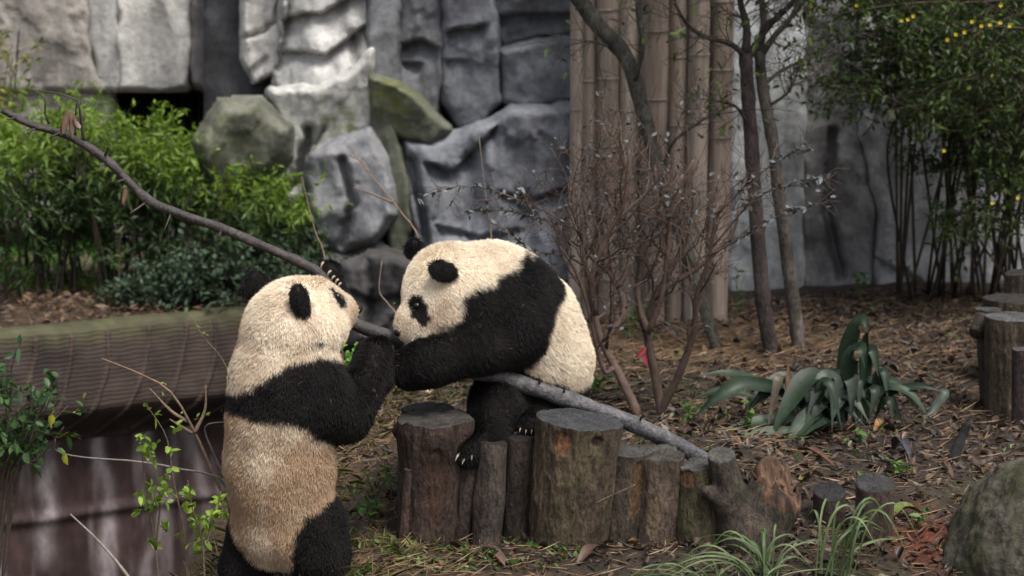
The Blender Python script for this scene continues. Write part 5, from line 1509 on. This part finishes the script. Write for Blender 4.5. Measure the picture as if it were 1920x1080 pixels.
shoots('straight pale stick poking up from the bank', [([(262, 1120), (238, 1078), (185, 1015), (132, 964)], 4.3, 4.35)], 716, 0, None, 0, 'bare_twig', 'twig', (0.27, 0.235, 0.20), r0=0.0055)
shoots('thin curved twig with a green bud above the ditch coping', [([(470, 1040), (440, 760), (420, 680), (380, 630), (358, 590)], 5.1, 5.1)], 717, 1.0, YG, 0.012, 'bare_twig', 'twig', (0.19, 0.15, 0.11), r0=0.0028, kids=3, t0=0.6)
shoots('thin crooked tan stem standing between the two faces', [([(752, 715), (748, 606), (728, 570), (711, 545), (716, 490)], 6.5, 6.5)], 718, 0.7, YG, 0.012, 'bare_twig', 'twig', (0.28, 0.20, 0.16), r0=0.0045, kids=3)
shoots('thin leaning reddish stem against the rock behind the perched cub', [([(800, 700), (790, 470), (750, 395), (690, 322), (650, 270)], 6.6, 6.9), ([(738, 380), (700, 365), (662, 352)], 6.7, 6.75), ([(690, 322), (680, 305), (655, 290)], 6.85, 6.9)], 719, 0, None, 0, 'bare_twig', 'twig', (0.24, 0.165, 0.12), r0=0.0045)
shoots('upright tan reed rising behind the back of the perched cub', [([(935, 700), (922, 455), (912, 380), (898, 255)], 6.7, 6.7)], 720, 0, None, 0, 'bare_twig', 'twig', (0.30, 0.235, 0.18), r0=0.004)
shoots('thin reddish stem rising behind the raised paw of the standing cub', [([(655, 740), (612, 495), (590, 430), (565, 330)], 6.2, 6.5)], 721, 0, None, 0, 'bare_twig', 'twig', (0.24, 0.15, 0.11), r0=0.0035)
BGR = ((0.10, 0.26, 0.03), (0.22, 0.45, 0.06))
shoots('bright green weed glowing between chin and paw of the standing cub', [([(668, 735), (655, 690), (640, 650)], 6.2, 6.2), ([(668, 735), (672, 690), (668, 640)], 6.2, 6.2), ([(668, 735), (650, 700), (632, 670)], 6.2, 6.2)], 722, 4.0, BGR, 0.034, 'weed', kids=9, klen=0.05)

WEEDS = [(1402, 815, 0.09, 3, 'leafy seedling with pointed leaves before the strap leaved plant'), (1884, 742, 0.10, 3, 'young vine with round leaves climbing the mossy log'), (1690, 895, 0.04, 4, 'small bright grass clump behind the taller round post'), (1068, 1022, 0.05, 2, 'two leaved seedling before the thickest log'), (738, 930, 0.06, 2, 'seedling with a broad leaf beside the flared log'),
         (1612, 838, 0.05, 4, 'feathery green weed below the strap leaved plant'), (930, 965, 0.05, 3, 'weed at the foot of the bent post'), (830, 985, 0.04, 3, 'weed at the foot of the flared log'), (1720, 990, 0.05, 2, 'broad green leaf lying on the red soil'), (1590, 480, 0.2, 3, 'pale green sapling before the right hand rock wall'), (1610, 560, 0.13, 4, 'low weed at the foot of the right hand rock wall'), (1685, 552, 0.12, 3, 'drooping weed at the foot of the flowering shrub'),
         (1180, 640, 0.12, 4, 'bright weed at the foot of the bamboo poles'), (1380, 600, 0.18, 3, 'tall weed beside the last bamboo pole'), (1120, 740, 0.06, 4, 'bright weed just behind the branch'), (790, 715, 0.06, 4, 'bright weed under the paw of the perched cub'), (830, 705, 0.06, 4, 'weed under the arm of the perched cub'), (700, 975, 0.04, 4, 'pale weed between the standing cub and the flared log'), (1020, 1000, 0.05, 2, 'seedling against the straight post'), (1290, 790, 0.05, 3, 'weed behind the branch tip')]
for k, (x, y, ht, nst, lab) in enumerate(WEEDS):
    rng = np.random.default_rng(800 + k)
    b = G(x, y)
    root = thing('weed', lab, 'plant', b)
    out = []
    for j in range(nst):
        p = spline([b + np.array([0, 0, -0.01]), b + np.array([rng.normal(0, 0.01), -0.005, ht * 0.5]), b + np.array([rng.normal(0, 0.03), rng.normal(0, 0.02), ht * rng.uniform(0.8, 1.15)])], 8)
        out.append((p, np.linspace(0.0018, 0.0008, 8), 1))
    mb = MB(); tubes(out, mb, (0.08, 0.11, 0.04), rng=rng); mb.build('stem', M_BARKF, root)
    B, Dv = leaf_sites(out, rng, 5.5, (1,), 0.25)
    tops = np.array([o[0][-1] for o in out])
    B = np.vstack([B, tops, tops]); Dv = np.vstack([Dv, rdir(2 * nst, 0.2, rng)])
    n = len(B); mb = MB()
    big = 0.028 + 0.06 * (ht - 0.04)
    leaves(mb, B, Dv * np.array([1, 1, 0.5]), rdir(n, 1.5, rng), rng.uniform(0.6, 1.2, n) * big, rng.uniform(0.35, 0.55, n) * big, mixcol((0.045, 0.10, 0.025), (0.13, 0.24, 0.05), rng.random(n)))
    mb.build('leaves', M_LEAF, root, kind='stuff')

# ================================================================== LITTER
def scatter(n, seed, x0, x1, y0, y1, dens=None):
    rng = np.random.default_rng(seed)
    X, Y = rng.uniform(x0, x1, n), rng.uniform(y0, y1, n)
    if dens is not None:
        k = rng.random(n) < dens(X, Y); X, Y = X[k], Y[k]
    k = X > edge_x(Y) + 0.02
    X, Y = X[k], Y[k]
    return rng, X, Y, ground_h(X, Y)
def stdens(X, Y):
    s_ = np.exp(-(((X - 0.55) / 0.75) ** 2 + ((Y - 7.35) / 0.40) ** 2)) + np.exp(-(((X - 1.95) / 0.24) ** 2 + ((Y - 6.35) / 0.30) ** 2))
    s_ = s_ + sstep(4.70, 4.5, Y) * sstep(0.25, -0.1, X) + 0.8 * sstep(-0.05, -0.4, X) * sstep(6.6, 5.2, Y)
    return np.clip(s_ + 0.20, 0, 1)
rng, X, Y, Z = scatter(34000, 901, -0.9, 2.7, 4.3, 8.6, lambda X, Y: 1 - 0.75 * np.clip(stdens(X, Y) - 0.20, 0, 1))
n = len(X)
mb = MB()
pal = np.array([(0.055, 0.034, 0.024), (0.085, 0.052, 0.035), (0.12, 0.075, 0.048), (0.16, 0.105, 0.07), (0.09, 0.075, 0.07), (0.20, 0.115, 0.055), (0.05, 0.038, 0.035), (0.24, 0.19, 0.14)])
tint = 0.68 * pal[rng.choice(8, n, p=[.2, .2, .18, .12, .1, .06, .1, .04])] * rng.uniform(0.75, 1.25, (n, 1))
az = rng.uniform(0, 2 * math.pi, n)
dv = np.stack([np.cos(az), np.sin(az), rng.normal(0.08, 0.22, n)], -1)
nv = np.stack([rng.normal(0, 0.5, n), rng.normal(0, 0.5, n), np.ones(n)], -1)
sz = rng.uniform(0.010, 0.024, n) + 0.030 * rng.random(n) ** 4
leaves(mb, np.stack([X, Y, Z + 0.004 + rng.random(n) * 0.010], -1), dv, nv, sz, sz * rng.uniform(0.15, 0.62, n), tint, rng.uniform(-0.4, 0.4, (n, 1)), rng.normal(0.1, 0.4, (n, 1)))
tag(mb.build('leaf_litter', M_LITTER), 'dark wet leaf litter covering the slope behind the logs', 'leaf litter', kind='stuff')

rng, X, Y, Z = scatter(36000, 902, -0.95, 2.7, 4.3, 8.6, stdens)
n = len(X); mb = MB()
az = rng.normal(0.3, 0.9, n)
dv = np.stack([np.cos(az), np.sin(az), rng.normal(0.02, 0.16, n)], -1)
sz = rng.uniform(0.03, 0.10, n)
o3 = np.stack([X, Y, Z + 0.004 + rng.random(n) * 0.014], -1)
leaves(mb, o3, dv, np.tile([0, -0.4, 1.0], (n, 1)), sz, rng.uniform(0.0018, 0.0034, n), mixcol((0.10, 0.060, 0.03), (0.34, 0.22, 0.115), rng.random(n) ** 1.3), rng.uniform(-0.15, 0.15, (n, 1)), 0.1, True)
tag(mb.build('pine_straw', M_LITTER), 'orange brown dry needles and straw lying on the ground', 'straw', kind='stuff')

rng = np.random.default_rng(906)
n = 5200
X = rng.uniform(-3.4, 0.3, n); Y = np.interp(X, wall_top[:, 0], wall_top[:, 1]) + rng.uniform(0.08, 1.3, n) ** 1.0
az = rng.uniform(0, 2 * math.pi, n)
sz = rng.uniform(0.02, 0.06, n)
mb = MB()
leaves(mb, np.stack([X, Y, bed_z(X, Y) + 0.004 + 0.02 * rng.random(n)], -1), np.stack([np.cos(az), np.sin(az), rng.normal(0.1, 0.3, n)], -1), np.stack([rng.normal(0, 0.4, n), rng.normal(-0.2, 0.4, n), np.ones(n)], -1), sz, sz * rng.uniform(0.12, 0.5, n), mixcol((0.05, 0.032, 0.022), (0.20, 0.125, 0.075), rng.random(n)), 0.1, 0.2, True)
tag(mb.build('bed_litter', M_LITTER), 'brown dead leaves lying on the bed behind the ditch wall', 'leaf litter', kind='stuff')

# low green weeds at the foot of the logs
rng, X, Y, Z = scatter(10000, 903, -0.75, 0.35, 4.45, 5.4, lambda X, Y: np.clip(1.3 * np.exp(-((Y - 4.72 - 0.02 * X) / 0.09) ** 2) * sstep(0.3, 0.0, X) + 0.35 * sstep(-0.2, -0.45, X), 0, 1) * (vnoise(np.stack([X * 14, Y * 14, X * 0], -1), 3) > -0.15))
n = len(X); mb = MB()
leaves(mb, np.stack([X, Y, Z], -1), rdir(n, 0.9, rng), rdir(n, 1.0, rng), rng.uniform(0.012, 0.030, n), rng.uniform(0.006, 0.012, n), mixcol((0.04, 0.085, 0.02), (0.15, 0.24, 0.05), rng.random(n) ** 1.4))
tag(mb.build('ground_weeds', M_LEAF), 'small green weeds carpeting the foot of the logs', 'weeds', kind='stuff')
rng, X, Y, Z = scatter(1500, 904, 0.2, 2.6, 4.9, 8.4, lambda X, Y: (vnoise(np.stack([X * 5, Y * 5, X * 0], -1), 7) > 0.35) * 1.0)
n = len(X); mb = MB()
leaves(mb, np.stack([X, Y, Z + 0.004], -1), rdir(n, 0.8, rng), rdir(n, 1.0, rng), rng.uniform(0.015, 0.035, n), rng.uniform(0.006, 0.014, n), mixcol((0.04, 0.09, 0.03), (0.13, 0.22, 0.06), rng.random(n)))
tag(mb.build('sparse_weeds', M_LEAF), 'scattered tiny green weeds among the leaf litter on the slope', 'weeds', kind='stuff')
# dry grass along the bank beside the standing cub
rng, X, Y, Z = scatter(5200, 905, -1.0, -0.15, 4.3, 6.9, lambda X, Y: np.clip(sstep(0.30, 0.0, X - edge_x(Y)) + 0.30, 0, 1))
n = len(X); mb = MB()
leaves(mb, np.stack([X, Y, Z - 0.005], -1), rdir(n, 1.1, rng), rdir(n, 0, rng), rng.uniform(0.04, 0.12, n), rng.uniform(0.002, 0.0045, n), mixcol((0.22, 0.15, 0.075), (0.16, 0.18, 0.05), rng.random(n)), 0.35, 0.1, True)
tag(mb.build('dry_grass', M_LITTER), 'dry tan grass fringing the edge of the ditch', 'grass', kind='stuff')

# single fallen things
def fallen(name, label, cat, pts, r, tone, sides=9, lift=0.006, taper=0.5, bump=0.15, seed=0):
    q = np.array([G(*p[:2]) + np.array([0, 0, lift + (p[2] if len(p) > 2 else 0)]) for p in pts])
    mb = MB(); tube(mb, spline(q, 14), np.linspace(r, r * taper, 14), sides, tone, True, bump, seed)
    return tag(mb.build(name, M_BARK), label, cat)
fallen('charred_stick', 'short blackened stick leaning up from the leaf litter beside the boulder', 'stick', [(1785, 872, 0.0), (1800, 850, 0.03), (1812, 845, 0.07)], 0.016, (0.018, 0.016, 0.016), 12, 0.01, 0.8)
fallen('fallen_stick', 'long thin pinkish stick lying across the litter under the paws', 'stick', [(745, 745), (800, 722, 0.02), (850, 706, 0.03), (880, 700)], 0.006, (0.22, 0.15, 0.12))
fallen('fallen_stick', 'forked dead twig lying before the flared log', 'stick', [(900, 1030), (930, 1042, 0.012), (952, 1060)], 0.007, (0.17, 0.125, 0.10))
fallen('fallen_stick', 'thin stick pointing from the litter towards the mossy log', 'stick', [(1815, 775), (1845, 755, 0.02), (1868, 740, 0.05)], 0.006, (0.13, 0.095, 0.07))
fallen('fallen_stick', 'thin dry stalk curving from soil to the knotted log', 'stick', [(1018, 1078), (1040, 1020, 0.02), (1100, 1030, 0.10), (1190, 1030, 0.16)], 0.0025, (0.22, 0.16, 0.10))
for (name, lab, a, b, wpx, tint, lift) in [('bark_strip', 'long curled reddish strip of bark lying behind the round posts', (1490, 852), (1570, 884), 22, (0.17, 0.085, 0.055), 0.03), ('bark_strip', 'dark brown strip of bark at the foot of the thickest log', (1085, 1062), (1150, 1035), 24, (0.085, 0.05, 0.036), 0.03),
        ('fallen_leaf', 'large yellow green leaf lying on the red soil', (1672, 975), (1735, 972), 30, (0.13, 0.16, 0.03), 0.03), ('fallen_leaf', 'flat mossy coloured leaf lying behind the forked log', (1500, 905), (1548, 900), 22, (0.13, 0.11, 0.035), 0.02), ('fallen_leaf', 'glossy purple black leaf standing up from the litter', (1675, 848), (1708, 870), 26, (0.05, 0.048, 0.06), 0.05),
        ('fallen_leaf', 'curled pale pinkish leaf before the flared log', (920, 1050), (948, 1070), 22, (0.16, 0.10, 0.075), 0.02), ('fallen_leaf', 'orange tan curled leaf beside the strap leaved plant', (1640, 812), (1672, 800), 20, (0.30, 0.17, 0.075), 0.03), ('fallen_leaf', 'pale cream leaf lying under the perched cub', (800, 745), (830, 738), 22, (0.42, 0.34, 0.22), 0.02)]:
    p, q = G(*a), G(*b)
    v, f4, col = ribbon([p + [0, 0, 0.006], p * 0.6 + q * 0.4 + [0, 0, lift], q + [0, 0, 0.008]], wpx * mpp(5), 12, 0.5, 0.4, True, tint, (0, -0.2, 1), 0.4)
    v2 = v + np.array([0, 0, 0.0015])
    mb = MB(); mb.add(v, None, f4, col); mb.add(v2, None, f4[:, ::-1], col)
    tag(mb.build(name, M_LITTER), lab, 'bark' if name == 'bark_strip' else 'leaf')
